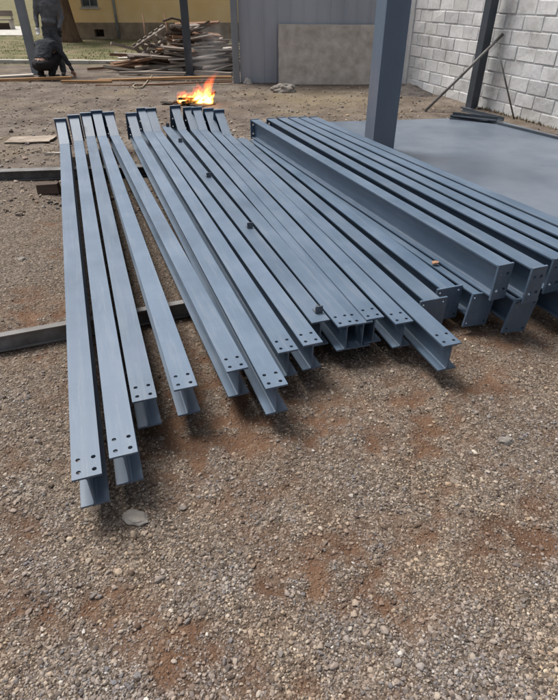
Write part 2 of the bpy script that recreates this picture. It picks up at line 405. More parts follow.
def scatter(n, sub, smin, smax, ylo, yhi, power, xpad=330, keepdirt=.35, flat=(.45,.8)):
    u = rng.uniform(-xpad, 558+xpad, n*2); w = rng.uniform(ylo, yhi, n*2)
    uu, vv = (u-279)/F, (w-350)/F
    dz = -ST - vv*CT; t = -HC/dz
    x = uu*t; y = (CT-vv*ST)*t
    d = dirt_at(x, y)
    keep = (rng.random(len(x)) < 1-(1-keepdirt)*d) & ~in_slab(x, y)
    x, y, d = x[keep][:n], y[keep][:n], d[keep][:n]
    k = len(x)
    size = smin*(smax/smin)**(rng.random(k)**power)
    # never smaller than about a pixel and a half where it lies
    size = np.maximum(size, .0009*np.hypot(y, HC))
    bv, bf = ico(sub); nv = len(bv)
    jit = 1 + (rng.random((k, nv, 1))-.5)*(.5 if sub == 1 else .22)
    sc = np.stack([rng.uniform(.7,1.35,k), rng.uniform(.6,1.1,k), rng.uniform(*flat, k)], -1)
    V = bv[None]*jit*sc[:,None,:]
    # a couple of planar chips
    for _ in range(3):
        nrm = rng.normal(size=(k,3)); nrm /= np.linalg.norm(nrm, axis=1, keepdims=True)
        dd = np.einsum('kvi,ki->kv', V, nrm); ov = np.maximum(dd-.55, 0)
        V = V - ov[...,None]*nrm[:,None,:]
    a = rng.uniform(0, 2*np.pi, k); tl = rng.normal(0, .35, k)
    ca, sa, ct, st = np.cos(a), np.sin(a), np.cos(tl), np.sin(tl)
    y1 = V[...,1]*ct[:,None]-V[...,2]*st[:,None]; z1 = V[...,1]*st[:,None]+V[...,2]*ct[:,None]
    x2 = V[...,0]*ca[:,None]-y1*sa[:,None]; y2 = V[...,0]*sa[:,None]+y1*ca[:,None]
    V = np.stack([x2, y2, z1], -1)*size[:,None,None]
    V[...,0] += x[:,None]; V[...,1] += y[:,None]; V[...,2] += (height_at(x, y)+size*.22)[:,None]
    Fc = bf[None] + (np.arange(k)*nv)[:,None,None]
    dd = np.repeat(np.clip(d*rng.uniform(.1,1.0,k), 0, .8), nv)
    return V.reshape(-1,3), Fc.reshape(-1,3), dd

parts = [scatter(90000, 1, .0022, .0062, 190, 760, 1.3, 150),
         scatter(10000, 2, .0046, .0105, 230, 760, 1.8, 170),
         scatter(600, 2, .0085, .0165, 250, 760, 2.2, 300, .3),
         scatter(11000, 1, .007, .036, 80, 215, 3.2, 260, .5)]
off = 0; VV = []; FF = []; DD = []
for v, f, d in parts:
    VV.append(v); FF.append(f+off); DD.append(d); off += len(v)
stone_stops = [(0,(.055,.042,.034)), (.14,(.125,.100,.080)), (.3,(.178,.170,.168)), (.45,(.222,.185,.152)), (.6,(.255,.202,.165)), (.75,(.300,.262,.228)), (.88,(.345,.280,.212)), (.975,(.37,.325,.27)), (.994,(.52,.49,.44))]
M_STONE = island('crushed_stone', stone_stops, .9, .25, 220, grime=2.3, grimestops=((.3,(.62,.60,.58)),(.42,(.90,.92,.98)),(.56,(1.06,.98,.88)),(.7,(1.28,1.18,1.02))), dirtmix=(.155,.088,.055))
gv = link('gravel', np_mesh('gravel', np.concatenate(VV), np.concatenate(FF), {'dirt':np.concatenate(DD)}, smooth=False), M_STONE)
tag(gv, 'loose grey and brown crushed stone covering the yard', 'gravel', kind='stuff')

# a few stones big enough to point at
def stone(x, y, w, label, m=M_ROCK, seed=1, flat=.45, rz=0, sub=3):
    p = px(x, y); bm = bmesh.new(); rock_mesh(bm, w/2, w/2*.66, w/2*flat, seed, sub)
    o = bm_obj('stone', bm, m, None, (p.x, p.y, w*.07), (0,0,rz), smooth=False)
    tag(o, label, 'stone'); return o
stone(136, 519, .092, 'pale flat stone lying just in front of the two nearest beam ends', seed=3, flat=.26, rz=-.3)
stone(505, 442, .06, 'pale angular stone alone on the gravel right of the beams', seed=8, flat=.7)
stone(23, 260, .075, 'pale stone on the gravel left of the leftmost beam', seed=12, flat=.5)
stone(548, 296, .13, 'tan stone beside the end plates at the right edge', surf('tan_stone', (.22,.17,.12), (.38,.30,.22), 9, .9, .2, .5, 40), seed=5, flat=.7)
stone(283, 92, .44, 'large pale rubble lump on the dirt before the leaning cement board', seed=21, flat=.52, rz=.2, sub=4)

# ------------------------------------------------------------------ beams
W, H, HU, TF, TW = .0985, .148, .182, .0082, .0065
def ztop(Y): return .248
def on_top(x, y, dz=0.0):
    z = .3
    for _ in range(6): z = ztop(px(x, y, z).y)+dz
    return px(x, y, z)

def hole_rows(x0, n=2, pitch=.060, half=.026, r=.0085):
    return [circ(x0+.030+i*pitch, s*half, r) for i in range(n) for s in (-1, 1)]

def beam(near, far, label, group, holes=True, knee=True, plate_near=None, plate_far=False, cleats=(), roll=0, width=W, height=H, plate_tilt=0.0):
    d = far-near; L = d.length; yaw = math.atan2(d.y, d.x); pit = math.asin(d.z/L)
    r = Matrix.Rotation(yaw,3,'Z') @ Matrix.Rotation(-pit,3,'Y') @ Matrix.Rotation(roll,3,'X')
    base = near - r @ Vector((0,0,height))
    t = empty('steel_beam', base, r.to_euler()); tag(t, label, 'steel beam', group)
    hw = width/2
    # flanges
    for nm, z in (('top_flange', height-TF/2), ('bottom_flange', TF/2)):
        bm = bmesh.new()
        hl = hole_rows(0) if holes and nm == 'top_flange' else []
        # split so that the drilled end is tessellated apart from the long plain run
        prism(bm, [(0,-hw),(.13,-hw),(.13,hw),(0,hw)], hl, TF, Matrix.Translation((0,0,z)))
        n = 9
        xs = [.13+(L-.13)*i/n for i in range(n+1)]
        prism(bm, [(x,-hw) for x in xs]+[(x,hw) for x in reversed(xs)], [], TF, Matrix.Translation((0,0,z)))
        bmesh.ops.remove_doubles(bm, verts=bm.verts, dist=1e-5)
        # drop the inner wall left between the two runs
        kill = [f for f in bm.faces if all(abs(v.co.x-.13) < 1e-4 for v in f.verts)]
        bmesh.ops.delete(bm, geom=kill, context='FACES')
        # hot-rolled plate is never dead straight
        ph = random.uniform(0,6); am = random.uniform(.0004,.0012)
        for v in bm.verts: v.co.y += am*math.sin(v.co.x*2.1+ph)
        if nm == 'top_flange' and knee:     # weld bead at the bend
            tube(bm, [(L+.001,-hw*.98,height-.001),(L+.001,hw*.98,height-.001)], .0032, 6)
        bm_obj(nm, bm, M_STEEL, t)
    bm = bmesh.new(); box(bm, 0, L, -TW/2, TW/2, TF, height-TF)
    # root fillets where web meets flange
    for sy in (-1,1):
        for z0, sz in ((TF,1),(height-TF,-1)):
            y0 = sy*TW/2; q = .008
            vs = [[bm.verts.new((x,yy,zz)) for (yy,zz) in ((y0,z0),(y0+sy*q,z0),(y0+sy*q*.3,z0+sz*q*.3),(y0,z0+sz*q))] for x in (0.0005,L)]
            for i in range(4): bm.faces.new((vs[0][i],vs[0][(i+1)%4],vs[1][(i+1)%4],vs[1][i]))
            bm.faces.new(vs[0]); bm.faces.new(list(reversed(vs[1])))
    bm_obj('web', bm, M_STEEL, t)
    if knee:
        kl = random.uniform(.335,.365); kr = kl*random.uniform(.47,.51)
        a = math.atan2(kr, kl); LL = math.hypot(kl, kr)
        u_ = Vector((math.cos(a), 0, math.sin(a))); n_ = Vector((-math.sin(a), 0, math.cos(a)))
        E = Vector((L,0,height)) + u_*LL; B0 = Vector((L,0,TF/2)); B1 = E - n_*.285
        M = Matrix.Translation((L,0,height-TF/2)) @ Matrix.Rotation(-a,4,'Y')
        bm = bmesh.new(); prism(bm, [(.003,-hw),(LL,-hw),(LL,hw),(.003,hw)], [], TF, M); bm_obj('knee_top_flange', bm, M_STEEL, t)
        db = B1-B0; M = Matrix.Translation(B0) @ Matrix.Rotation(-math.atan2(db.z, db.x),4,'Y')
        bm = bmesh.new(); prism(bm, [(.003,-hw),(db.length,-hw),(db.length,hw),(.003,hw)], [], TF, M); bm_obj('knee_bottom_flange', bm, M_STEEL, t)
        bm = bmesh.new(); M = Matrix(((1,0,0,0),(0,0,1,0),(0,1,0,0),(0,0,0,1)))
        prism(bm, [(L,TF),(B1.x,B1.z+TF/2),(E.x-n_.x*TF,E.z-n_.z*TF),(L,height-TF)], [], TW, M); bm_obj('knee_web', bm, M_STEEL, t)
        # tall end plate across the haunched knee, standing a little proud all round
        hh = .175; pw = .0655
        M = Matrix.Translation(E + u_*.0065 + n_*(.026-hh)) @ Matrix.Rotation(-a,4,'Y') @ Matrix.Rotation(math.pi/2,4,'Y')
        bm = bmesh.new()
        prism(bm, [(-hh,-pw),(hh,-pw),(hh,pw),(-hh,pw)], [circ(sx*.11, sy*.035, .009) for sx in (-1,0,1) for sy in (-1,1)], .012, M); bm_obj('end_plate', bm, M_STEEL, t)
    def plate(x, pw, z0, z1, hs, tilt=0):
        bm = bmesh.new()
        M = Matrix.Translation((x,0,(z0+z1)/2)) @ Matrix.Rotation(tilt,4,'X') @ Matrix.Rotation(math.pi/2,4,'Y')
        hh = (z1-z0)/2
        prism(bm, [(-hh,-pw),(hh,-pw),(hh,pw),(-hh,pw)], hs(hh, pw), .012, M); bm_obj('end_plate', bm, M_STEEL, t)
    if plate_near == 'four':
        plate(-.006, hw+.003, -.018, height+.006, lambda hh,pw: [circ(sx*hh*.45, sy*pw*.44, .0112) for sx in (-1,1) for sy in (-1,1)])
    elif plate_near == 'wide':
        plate(-.006, .082, -.050, height+.008, lambda hh,pw: [circ(sx*hh*.78, sy*pw*.74, .0085) for sx in (-1,1) for sy in (-1,1)], plate_tilt)
    if plate_far:
        plate(L+.006, hw+.003, -.014, height+.006, lambda hh,pw: [circ(sx*hh*.45, sy*pw*.44, .0112) for sx in (-1,1) for sy in (-1,1)])
    for cx in cleats:
        bm = bmesh.new(); y0 = -hw+.008
        box(bm, cx, cx+.045, y0, y0+.040, height+.0005, height+.006)
        box(bm, cx, cx+.006, y0, y0+.040, height+.006, height+.040)
        box(bm, cx+.006, cx+.030, y0+.017, y0+.023, height+.006, height+.036)
        bm_obj('cleat', bm, M_CLEAT, t)
    return t

M_CLEAT = surf('dark_cleat_steel', (.05,.06,.075), (.11,.125,.145), 20, .5, .5)
G_L = 'steel beams with upturned knees fanned out on the left'
G_M = 'steel beams with upturned knees in the middle of the fan'
G_R = 'low steel beams ending in wide welded plates'
G_U = 'steel beams stacked on top at the right'

fan = [  # near-end centre, bend centre, label
 (( 87.0,477.0), ( 64.6,144.0), 'leftmost steel beam of the fan, its drilled end reaching nearest the viewer', G_L),
 ((123.6,455.0), ( 78.4,140.9), 'second steel beam from the left, its end just behind the nearest one', G_L),
 ((144.6,399.7), ( 90.6,136.4), 'third steel beam from the left, close along the second, with a shorter reach', G_L),
 ((185.8,387.8), (102.1,136.0), 'fourth steel beam from the left, alone beside the wide gap showing bare earth', G_L),
 ((237.7,369.5), (114.8,135.7), 'steel beam right of the wide earth gap, its left side plainly visible', G_L),
 ((276.9,386.4), (137.3,136.6), 'steel beam in the middle whose drilled end juts out past both neighbours', G_M),
 ((288.4,351.0), (148.2,131.6), 'steel beam tucked directly right of the jutting middle beam', G_M),
 ((313.2,343.8), (157.3,131.4), 'steel beam directly left of the undrilled beam with the cleats', G_M),
]
for a, b, lab, g in fan:
    beam(on_top(*a), on_top(*b), lab, g)
c0n, c0f = on_top(321.0,321.2,-.004), on_top(165.5,126.0,-.004)
Lc = (c0f-c0n).length
def along(x, y):
    return max(.01, (on_top(x, y)-c0n).dot((c0f-c0n).normalized()))
beam(c0n, c0f, 'undrilled straight steel beam with small dark cleats along its top', 'straight steel beams without knees', holes=False, knee=False,
     cleats=(along(317,313), along(247.5,228), along(207.5,177), along(179,142), Lc-.05))
fan2 = [
 ((347.6,325.3), (182.2,129.9), 'steel beam right of the cleated beam, left half of the doubled wide strip', G_M, 0),
 ((364.0,322.8), (194.8,129.5), 'steel beam whose drilled end is partly covered by the flange on its right', G_M, -.0095),
 ((375.3,318.2), (203.6,130.1), 'steel beam lapping over the flange at its left, third drilled end from the right', G_M, 0),
 ((404.8,322.4), (215.5,131.4), 'second drilled beam end from the right in the fan, lower and shorter than the last', G_M, 0),
 ((452.4,344.4), (227.3,135.0), 'rightmost drilled beam of the fan, its blue lower flange jutting over the gravel', G_M, 0)]
for a, b, lab, g, dz in fan2:
    beam(on_top(*a, dz), on_top(*b, dz), lab, g)
beam(on_top(433,299.6), on_top(241,138.0), 'low steel beam right of the fan whose wide end plate faces the gravel', G_R, False, False, 'wide')
beam(on_top(449,287.8,-.006), on_top(254,139.5,-.006), 'low steel beam in shade between the fan and the upper stack, wide end plate', G_R, False, False, 'wide')

# upper stack: six beams lying across the lower ones
def on_up(x, y):
    z = .5
    for _ in range(6): z = ztop(px(x, y, z).y)+HU+.004
    return px(x, y, z)
U = [((505.0,264.4), (254.8,119.6), 'first beam of the upper stack, full dark web and four-hole end plate in view'),
     ((538.7,267.2), (271.0,118.6), 'second beam of the upper stack, four-hole end plate stepped out to the right'),
     ((559.5,258.0), (281.8,117.8), 'third beam of the upper stack, its end plate cut by the right picture edge'),
     ((588.0,258.5), (292.6,117.5), 'fourth beam of the upper stack, between two dark gaps'),
     ((626.0,262.0), (303.0,117.3), 'fifth beam of the upper stack, second from the concrete floor'),
     ((668.0,269.0), (313.4,117.2), 'outermost beam of the upper stack, along the smooth concrete floor')]
for a, b, lab in U:
    beam(on_up(*a), on_up(*b), lab, G_U, False, False, 'four', True, height=HU, width=.093)
# lower beams under that stack: only their end plates look out
ud = (on_up(*U[0][1])-on_up(*U[0][0])); ud.z = 0; ud.normalize()
for (x, y), lab, tl in (((482,293.5), 'beam under the stack whose leaning end plate shows below the first stacked beam', .10),
                        ((523,299.5), 'beam under the stack whose end plate shows below the second stacked beam', .16),
                        ((585,300.5), 'beam under the stack at the right edge, hidden but for its end plate', .05)):
    n = on_top(x, y, -.008); f_ = n + ud*2.9; f_.z = ztop(f_.y)-.008
    beam(n, f_, lab, G_R, False, False, 'wide', False, (), 0, plate_tilt=tl)
# reddish bit of brick caught between
p = on_top(435, 264, .0); bm = bmesh.new(); rock_mesh(bm, .022, .015, .012, 4, 2)
tag(bm_obj('brick_chip', bm, surf('brick_chip', (.32,.16,.09), (.45,.26,.16), 20, .9), None, p+Vector((0,0,.008))), 'small orange brick chip caught between the lower beams and the stack', 'brick chip')

# supports the beams lie on
def ibeam_between(a, b, h, w, tf, name, m, label, cat):
    d = b-a; L = d.length; t = empty(name, a, (0, 0, math.atan2(d.y, d.x))); tag(t, label, cat)
    for nm, z0, z1 in (('top_flange', h-tf, h), ('bottom_flange', 0, tf)):
        bm = bmesh.new(); box(bm, 0, L, -w/2, w/2, z0, z1); bm_obj(nm, bm, m, t, bevel=.002)
    bm = bmesh.new(); box(bm, 0, L, -.006, .006, tf, h-tf); bm_obj('web', bm, M_OLDSTEEL, t)
    return t
a = px(-210, 393, .0); b = px(470, 262, .0)
fa = px(-40, 358, 0); fb = px(330, 288, 0)
ibeam_between(fa, fb, ztop(2.2)-H-.004, .045, .010, 'bearer_rail', M_PALESTEEL, 'pale steel rail on the gravel carrying the beams near their front', 'steel rail')
ra = px(-60, 172.5, ztop(4.7)-H-.006); rb = px(250, 162, ztop(4.7)-H-.006); ra.z = rb.z = 0.0
hh = ztop(4.7)-H-.004
ibeam_between(ra, rb, hh, .11, .010, 'bearer_beam', M_OLDSTEEL, 'dark weathered steel bearer under the far part of the beams', 'steel beam')
q = px(49, 193); bm = bmesh.new(); box(bm, -.10, .10, -.05, .05, 0, .09, jit=.006)
tag(bm_obj('wood_block', bm, M_WOOD[2], None, (q.x, q.y+.02, 0), (0,0,.1), bevel=.004), 'dark wooden block wedged against the far bearer', 'wood block')
rc, rd = px(300,158,.3), px(660,250,.3); rc.z = rd.z = 0
for k, (u_, v_) in enumerate(((.32,'front'), (.86,'back'))):
    base = on_top(482,293.5)+ud*2.9*u_
    bm = bmesh.new(); zz = ztop(base.y)-H-.018
    box(bm, -.08, .85, -.05, .05, -.02, zz, jit=.004)
    tag(bm_obj('timber_bearer', bm, M_WOOD[2], None, (base.x, base.y, 0), (0,0,math.atan2(ud.y,ud.x)-math.pi/2), bevel=.004), f'dark timber under the {v_} of the lower beams beneath the stack', 'timber')

# ------------------------------------------------------------------ concrete floor
bm = bmesh.new()
poly = [Vector((p.x,p.y,0)) for p in SLABPOLY]
loops = [poly]
top = [bm.verts.new((p.x,p.y,.035)) for p in poly]; bot = [bm.verts.new((p.x,p.y,-.08)) for p in poly]
bm.faces.new(top); n = len(poly)
for i in range(n): bm.faces.new((top[i],top[(i+1)%n],bot[(i+1)%n],bot[i]))
tag(bm_obj('concrete_floor', bm, M_SLAB), kind='structure')
p = px(348,134,.035); bm = bmesh.new(); rock_mesh(bm, .045,.03,.03, 9, 2)
tag(bm_obj('plaster_lump', bm, M_WHITE, None, p+Vector((0,0,.012))), 'small white lump on the corner of the concrete floor', 'plaster lump')

# ------------------------------------------------------------------ walls
YM = px(300, 83).y; XM0 = px(237, 83).x
def sheet_wall(x0, x1, Y, h):
    prof = []; x = x0; pitch = .26
    while x < x1:
        prof += [(x,Y),(x+.20,Y),(x+.206,Y-.009),(x+.232,Y-.009),(x+.238,Y)]; x += pitch
    bm = bmesh.new()
    lo = [bm.verts.new((a,b,-.05)) for a,b in prof]; hi = [bm.verts.new((a,b,h)) for a,b in prof]
    lo2 = [bm.verts.new((a,b+.012,-.05)) for a,b in prof]; hi2 = [bm.verts.new((a,b+.012,h)) for a,b in prof]
    for i in range(len(prof)-1):
        bm.faces.new((lo[i],lo[i+1],hi[i+1],hi[i])); bm.faces.new((lo2[i+1],lo2[i],hi2[i],hi2[i+1]))
        bm.faces.new((hi[i],hi[i+1],hi2[i+1],hi2[i]))
    return bm
tag(bm_obj('sheet_metal_wall', sheet_wall(XM0+.08, px(404,87).x-.02, YM, 3.1), M_SHEET), 'grey ribbed sheet metal wall closing the back of the yard', 'wall')

def h_column(name, base, w, d, h, rz, m, label, lean=(0,0), tf=.014):
    t = empty(name, base, (lean[0], lean[1], rz)); tag(t, label, 'steel column')
    for nm, y0, y1 in (('flange', -d/2, -d/2+tf), ('flange', d/2-tf, d/2)):
        bm = bmesh.new(); box(bm, -w/2, w/2, y0, y1, -.05, h); bm_obj(nm, bm, m, t, bevel=.002)
    bm = bmesh.new(); box(bm, -.006, .006, -d/2+tf, d/2-tf, -.05, h); bm_obj('web', bm, m, t)
    return t
def box_column(name, base, w, d, h, rz, m, label, bp=True):
    t = empty(name, base, (0, 0, rz)); tag(t, label, 'steel column')
    bm = bmesh.new(); box(bm, -w/2, w/2, -d/2, d/2, .0, h); bm_obj('shaft', bm, m, t, bevel=.006)
    if bp:
        bm = bmesh.new(); box(bm, -w/2-.05, w/2+.05, -d/2-.05, d/2+.05, .0, .014); bm_obj('base_plate', bm, m, t)
    return t

# main column standing on the floor's corner beyond the stack
pc = px(378, 151, .035)
t = empty('steel_column', pc, (0,0,R(15))); tag(t, 'thick blue-grey steel column rising behind the upper stack of beams', 'steel column')
w_, d_ = .27, .26
bm = bmesh.new(); box(bm, -w_/2, w_/2, -d_/2, d_/2, .014, 3.4); bm_obj('shaft', bm, M_COLUMN, t, bevel=.008)
bm = bmesh.new(); prism(bm, [(-.21,-.21),(.21,-.21),(.21,.21),(-.21,.21)], [circ(sx*.17,sy*.17,.012) for sx in (-1,1) for sy in (-1,1)], .014, Matrix.Translation((0,0,.007))); bm_obj('base_plate', bm, M_COLUMN, t)

PB = px(190, 75)
box_column('steel_post', PB, .17, .17, 3.2, R(8), M_DARKPOST, 'dark steel post standing in front of the scrap timber heap')
p = px(37, 74)
box_column('steel_post', p, .17, .17, 3.2, R(6), M_GREYPOST, 'light grey steel post at the left beside the two men')
box_column('steel_post', (XM0+.0, YM-.04, 0), .13, .13, 3.1, 0, M_GREYPOST, 'grey steel post at the left end of the sheet metal wall', False)

# cement board leaning on the sheet wall
a, b = px(279, 85), px(371, 84)
bw = b.x-a.x
bm = bmesh.new(); box(bm, 0, bw, -.02, .02, 0, 1.06, jit=.012)
bmesh.ops.subdivide_edges(bm, edges=bm.edges, cuts=5, use_grid_fill=True)
for v in bm.verts:
    if abs(v.co.z-1.06) < .03 or v.co.x < .02 or v.co.x > bw-.02: v.co += Vector((random.uniform(-.008,.008),0,random.uniform(-.012,.012)))
tag(bm_obj('cement_board', bm, M_PANEL, None, (a.x, YM-.27, 0), (R(-13),0,R(-1))), 'large stained cement board leaning against the grey metal wall', 'board')

# concrete block wall on the right
C0 = Vector((px(404,87).x, px(404,87).y+.3)); C1 = Vector((px(557,129).x, px(557,129).y))
wd = (C1-C0).normalized(); wyaw = math.atan2(wd.y, wd.x); wl = 12.5
t = empty('block_wall', (C0.x, C0.y, 0), (0,0,wyaw)); tag(t, 'whitewashed concrete block wall running along the right of the yard', 'wall')
bays = {}; bl, bh, g = .39, .180, .012
PIL = []
s474 = (Vector((px(474,106).x, px(474,106).y))-C0).dot(wd)
PIL = [(-.05,.20), (s474-.20, s474+.02), (s474+3.0, s474+3.2), (s474+6, s474+6.2)]
for c in range(16):
    z0 = -.04+c*(bh+g); x = .2 - (0 if c%2 else .2)
    while x < wl:
        x1 = x+bl
        seg = [(x, x1)]
        for p0, p1 in PIL:
            ns = []
            for u, v in seg:
                if v <= p0 or u >= p1: ns.append((u, v))
                else:
                    if u < p0-.03: ns.append((u, p0))
                    if v > p1+.03: ns.append((p1, v))
            seg = ns
        for u, v in seg:
            if v-u < .04: continue
            dy = random.uniform(-.005,.005)
            bay = sum(1 for p0, p1 in PIL if (u+v)/2 > p0); bm = bays.setdefault(bay, bmesh.new())
            box(bm, u+g/2, v-g/2, .0+dy, .12, z0+g/2+random.uniform(-.003,.003), z0+bh+random.uniform(-.003,.003), jit=.005)
        x += bl+g*.4
for bm in bays.values(): bm_obj('blockwork', bm, M_BLOCK, t, bevel=.007)
bm = bmesh.new(); box(bm, 0, wl, .0080, .125, -.1, 3.0); bm_obj('mortar', bm, M_MORTAR, t)
for p0, p1 in PIL:
    bm = bmesh.new(); box(bm, p0+.004, p1-.004, -.03, .14, -.1, 3.05, jit=.006); bm_obj('pilaster', bm, M_PILAST, t, bevel=.012)
# the wall stands on the camera's side of the normal: local -y faces the yard
wn = Vector((math.sin(wyaw), -math.cos(wyaw)))
def at_wall(s, out, z=0): return Vector((C0.x+wd.x*s+wn.x*out, C0.y+wd.y*s+wn.y*out, z))
# weeds along the wall foot
bm = bmesh.new()
for i in range(420):
    s = random.uniform(s474+.1, s474+4); p = at_wall(s, random.uniform(.02,.10)**1.0, 0); hgt = random.uniform(.015,.06)
    an = random.uniform(0,6.28); w2 = random.uniform(.004,.011); lean = Vector((random.uniform(-.03,.03),random.uniform(-.03,.03),hgt))
    e = Vector((math.cos(an)*w2, math.sin(an)*w2, 0))
    bm.faces.new((bm.verts.new(p-e), bm.verts.new(p+e), bm.verts.new(p+lean)))
tag(bm_obj('weeds', bm, surf('dry_weed', (.07,.06,.03),(.17,.14,.07),3,.9)), 'low dry weeds along the foot of the block wall', 'weeds', kind='stuff')

# dark steel post by the wall, with the props and bars
p = px(471, 108)
box_column('steel_post', p+Vector((0,0,0)), .13, .15, 3.2, wyaw+R(8), M_DARKPOST, 'dark steel post standing against the block wall at the right')
def rod(name, a, b, r, m, label, cat, seg=10):
    bm = bmesh.new(); d = b-a
    tube(bm, [Vector((0,0,0)), d*.5+Vector((0,0,-.006)), d], r, seg)
    return tag(bm_obj(name, bm, m, None, a, smooth=True), label, cat)
pa = px(425, 111); pb = through(503, 34, p.y-.14)
rod('prop_pole', pa, pb, .022, M_PALESTEEL, 'grey pole propped slanting across the dark post by the block wall', 'pole')
pa = px(514, 119); pb = through(497, 43, at_wall((Vector((pa.x,pa.y))-C0).dot(wd)-.1, .03).y)
rod('prop_rod', pa, pb, .012, M_PALESTEEL, 'thin grey rod leaning against the block wall right of the dark post', 'rod')
bar = [((452,114.5),(497,119.5),.07,.03,'flat dark steel bar topmost in the small heap at the wall post foot'),
       ((450,117),(488,120),.06,.0,'dark steel bar under the top one in the heap at the wall post foot'),
       ((462,109.5),(503,119.5),.04,.012,'dark steel angle nearest the block wall in the heap at the post foot')]
for (a, b, w2, z, lab) in bar:
    A, B = px(*a, z+.06), px(*b, z+.06); d = B-A
    bm = bmesh.new(); box(bm, 0, d.length, -w2/2, w2/2, 0, .012); box(bm, 0, d.length, w2/2-.012, w2/2, .012, .05)
    tag(bm_obj('steel_bar', bm, M_DARKPOST, None, A-Vector((0,0,.02)), (0,0,math.atan2(d.y,d.x))), lab, 'steel bar', 'dark steel bars heaped at the wall post')
A, B = px(479,119.5,.037), px(572,142.5,.037); d = B-A
bm = bmesh.new(); box(bm, 0, d.length, -.018, .018, 0, .028); tag(bm_obj('steel_bar', bm, M_DARKPOST, None, A, (0,0,math.atan2(d.y,d.x))), 'long dark steel bar lying along the edge of the concrete floor', 'steel bar')

# dark earth heaped at the wall
q = at_wall(.75, .32); bm = bmesh.new()
bmesh.ops.create_grid(bm, x_segments=70, y_segments=40, size=1)
for v in bm.verts:
    r2 = math.hypot(v.co.x, v.co.y); hgt = max(0, 1-r2)**.8*.16
    nz = mnoise.noise(v.co*3)*.07+mnoise.noise(v.co*9)*.03
    v.co = Vector((v.co.x*.85, v.co.y*.42, hgt*(1+nz*5) - .03))
tag(bm_obj('earth_heap', bm, M_EARTH, None, q, (0,0,wyaw), smooth=True), 'low heap of dark earth against the foot of the block wall', 'earth heap')

stone(248, 84, .17, 'small pale lump at the foot of the metal wall post, left of the rubble', M_KERB, seed=33, flat=1.1)

# ------------------------------------------------------------------ house, tree, bench, lawn
YH = px(90, 39).y
HX0 = px(77,39).x; t = empty('house', (HX0, YH, 0)); tag(t, 'yellow plastered house with brown plinth behind the timber heap', 'house')
k = (px(104,39).x-px(88,39).x)/16
def hx(x): return (x-77)*k
wx0, wx1 = hx(88), hx(104.5); wz0 = 1.04; wz1 = 2.2
bm = bmesh.new()
M = Matrix(((1,0,0,0),(0,0,-1,0),(0,1,0,0),(0,0,0,1)))
vx0, vx1, vz0, vz1 = hx(96.5), hx(106), .08, .33
prism(bm, [(-.12,.55),(9.5,.55),(9.5,3.4),(-.12,3.4)], [[(wx0,wz0),(wx1,wz0),(wx1,wz1),(wx0,wz1)]], .2, M)
bm_obj('wall', bm, M_HOUSE, t)
bm = bmesh.new(); prism(bm, [(-.14,-.1),(9.52,-.1),(9.52,.55),(-.14,.55)], [[(vx0,vz0),(vx1,vz0),(vx1,vz1),(vx0,vz1)]], .25, M); bm_obj('plinth', bm, M_PLINTH, t)
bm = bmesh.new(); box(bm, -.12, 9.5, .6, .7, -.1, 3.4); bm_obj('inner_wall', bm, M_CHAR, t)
wf = bmesh.new()
for q0, q1, z0, z1 in ((wx0,wx1,wz0,wz0+.05),(wx0,wx1,wz1-.05,wz1),(wx0,wx0+.05,wz0+.05,wz1-.05),(wx1-.05,wx1,wz0+.05,wz1-.05),((wx0+wx1)/2-.02,(wx0+wx1)/2+.02,wz0+.05,wz1-.05)):
    box(wf, q0, q1, -.03, .03, z0, z1)
wo = bm_obj('window', wf, M_FRAME, t)
bm = bmesh.new(); box(bm, wx0+.05, wx1-.05, .035, .045, wz0+.05, wz1-.05); bm_obj('pane', bm, M_GLASS, wo)
bm = bmesh.new(); box(bm, wx0-.05, wx1+.05, -.16, -.102, wz0-.05, wz0); bm_obj('sill', bm, M_KERB, wo)
bm = bmesh.new(); box(bm, -.6, 9.9, -.6, 2.0, 3.4, 3.55); bm_obj('roof', bm, M_WOOD[2], t)
# drainpipe
ppx = hx(120.5)
bm = bmesh.new(); tube(bm, [(ppx,-.16,.05),(ppx-.02,-.16,1.5),(ppx-.04,-.16,3.4)], .05, 12); bm_obj('drainpipe', bm, M_FRAME, t, smooth=True)

# tree left of the house
q = px(70, 42); t = empty('tree', q); tag(t, 'tree with broad brown trunk in the lawn behind the standing man', 'tree')
bm = bmesh.new()
tube(bm, [(.02,0,-.1),(0,0,.12),(-.03,0,.6),(-.08,.02,1.3),(-.12,.05,2.2),(-.05,.1,3.2)], [.50,.40,.34,.31,.27,.17], 16)
for v in bm.verts: v.co += Vector((mnoise.noise(v.co*4)*.04, mnoise.noise(v.co*4+Vector((9,0,0)))*.04, 0))
tr = bm_obj('trunk', bm, M_BARK, t, smooth=True)
bm = bmesh.new()
for a0 in (0, 1.9, 3.6, 5.0):
    tube(bm, [(-.1,.05,2.3),(math.cos(a0)*.5,math.sin(a0)*.5,3.1),(math.cos(a0)*1.1,math.sin(a0)*1.1,3.9)], [.1,.07,.03], 8)
bm_obj('limb', bm, M_BARK, t, smooth=True)
bm = bmesh.new()
for i in range(2600):
    c = Vector((random.gauss(0,.75), random.gauss(0,.75), 3.9+random.gauss(0,.55)))
    a0 = random.uniform(0,6.28); e = Vector((math.cos(a0),math.sin(a0),random.uniform(-.5,.5)))*.07; f2 = Vector((-math.sin(a0),math.cos(a0),random.uniform(-.6,.6)))*.035
    bm.faces.new([bm.verts.new(c+s_) for s_ in (e, f2, -e, -f2)])
bm_obj('crown', bm, M_LEAF, t)

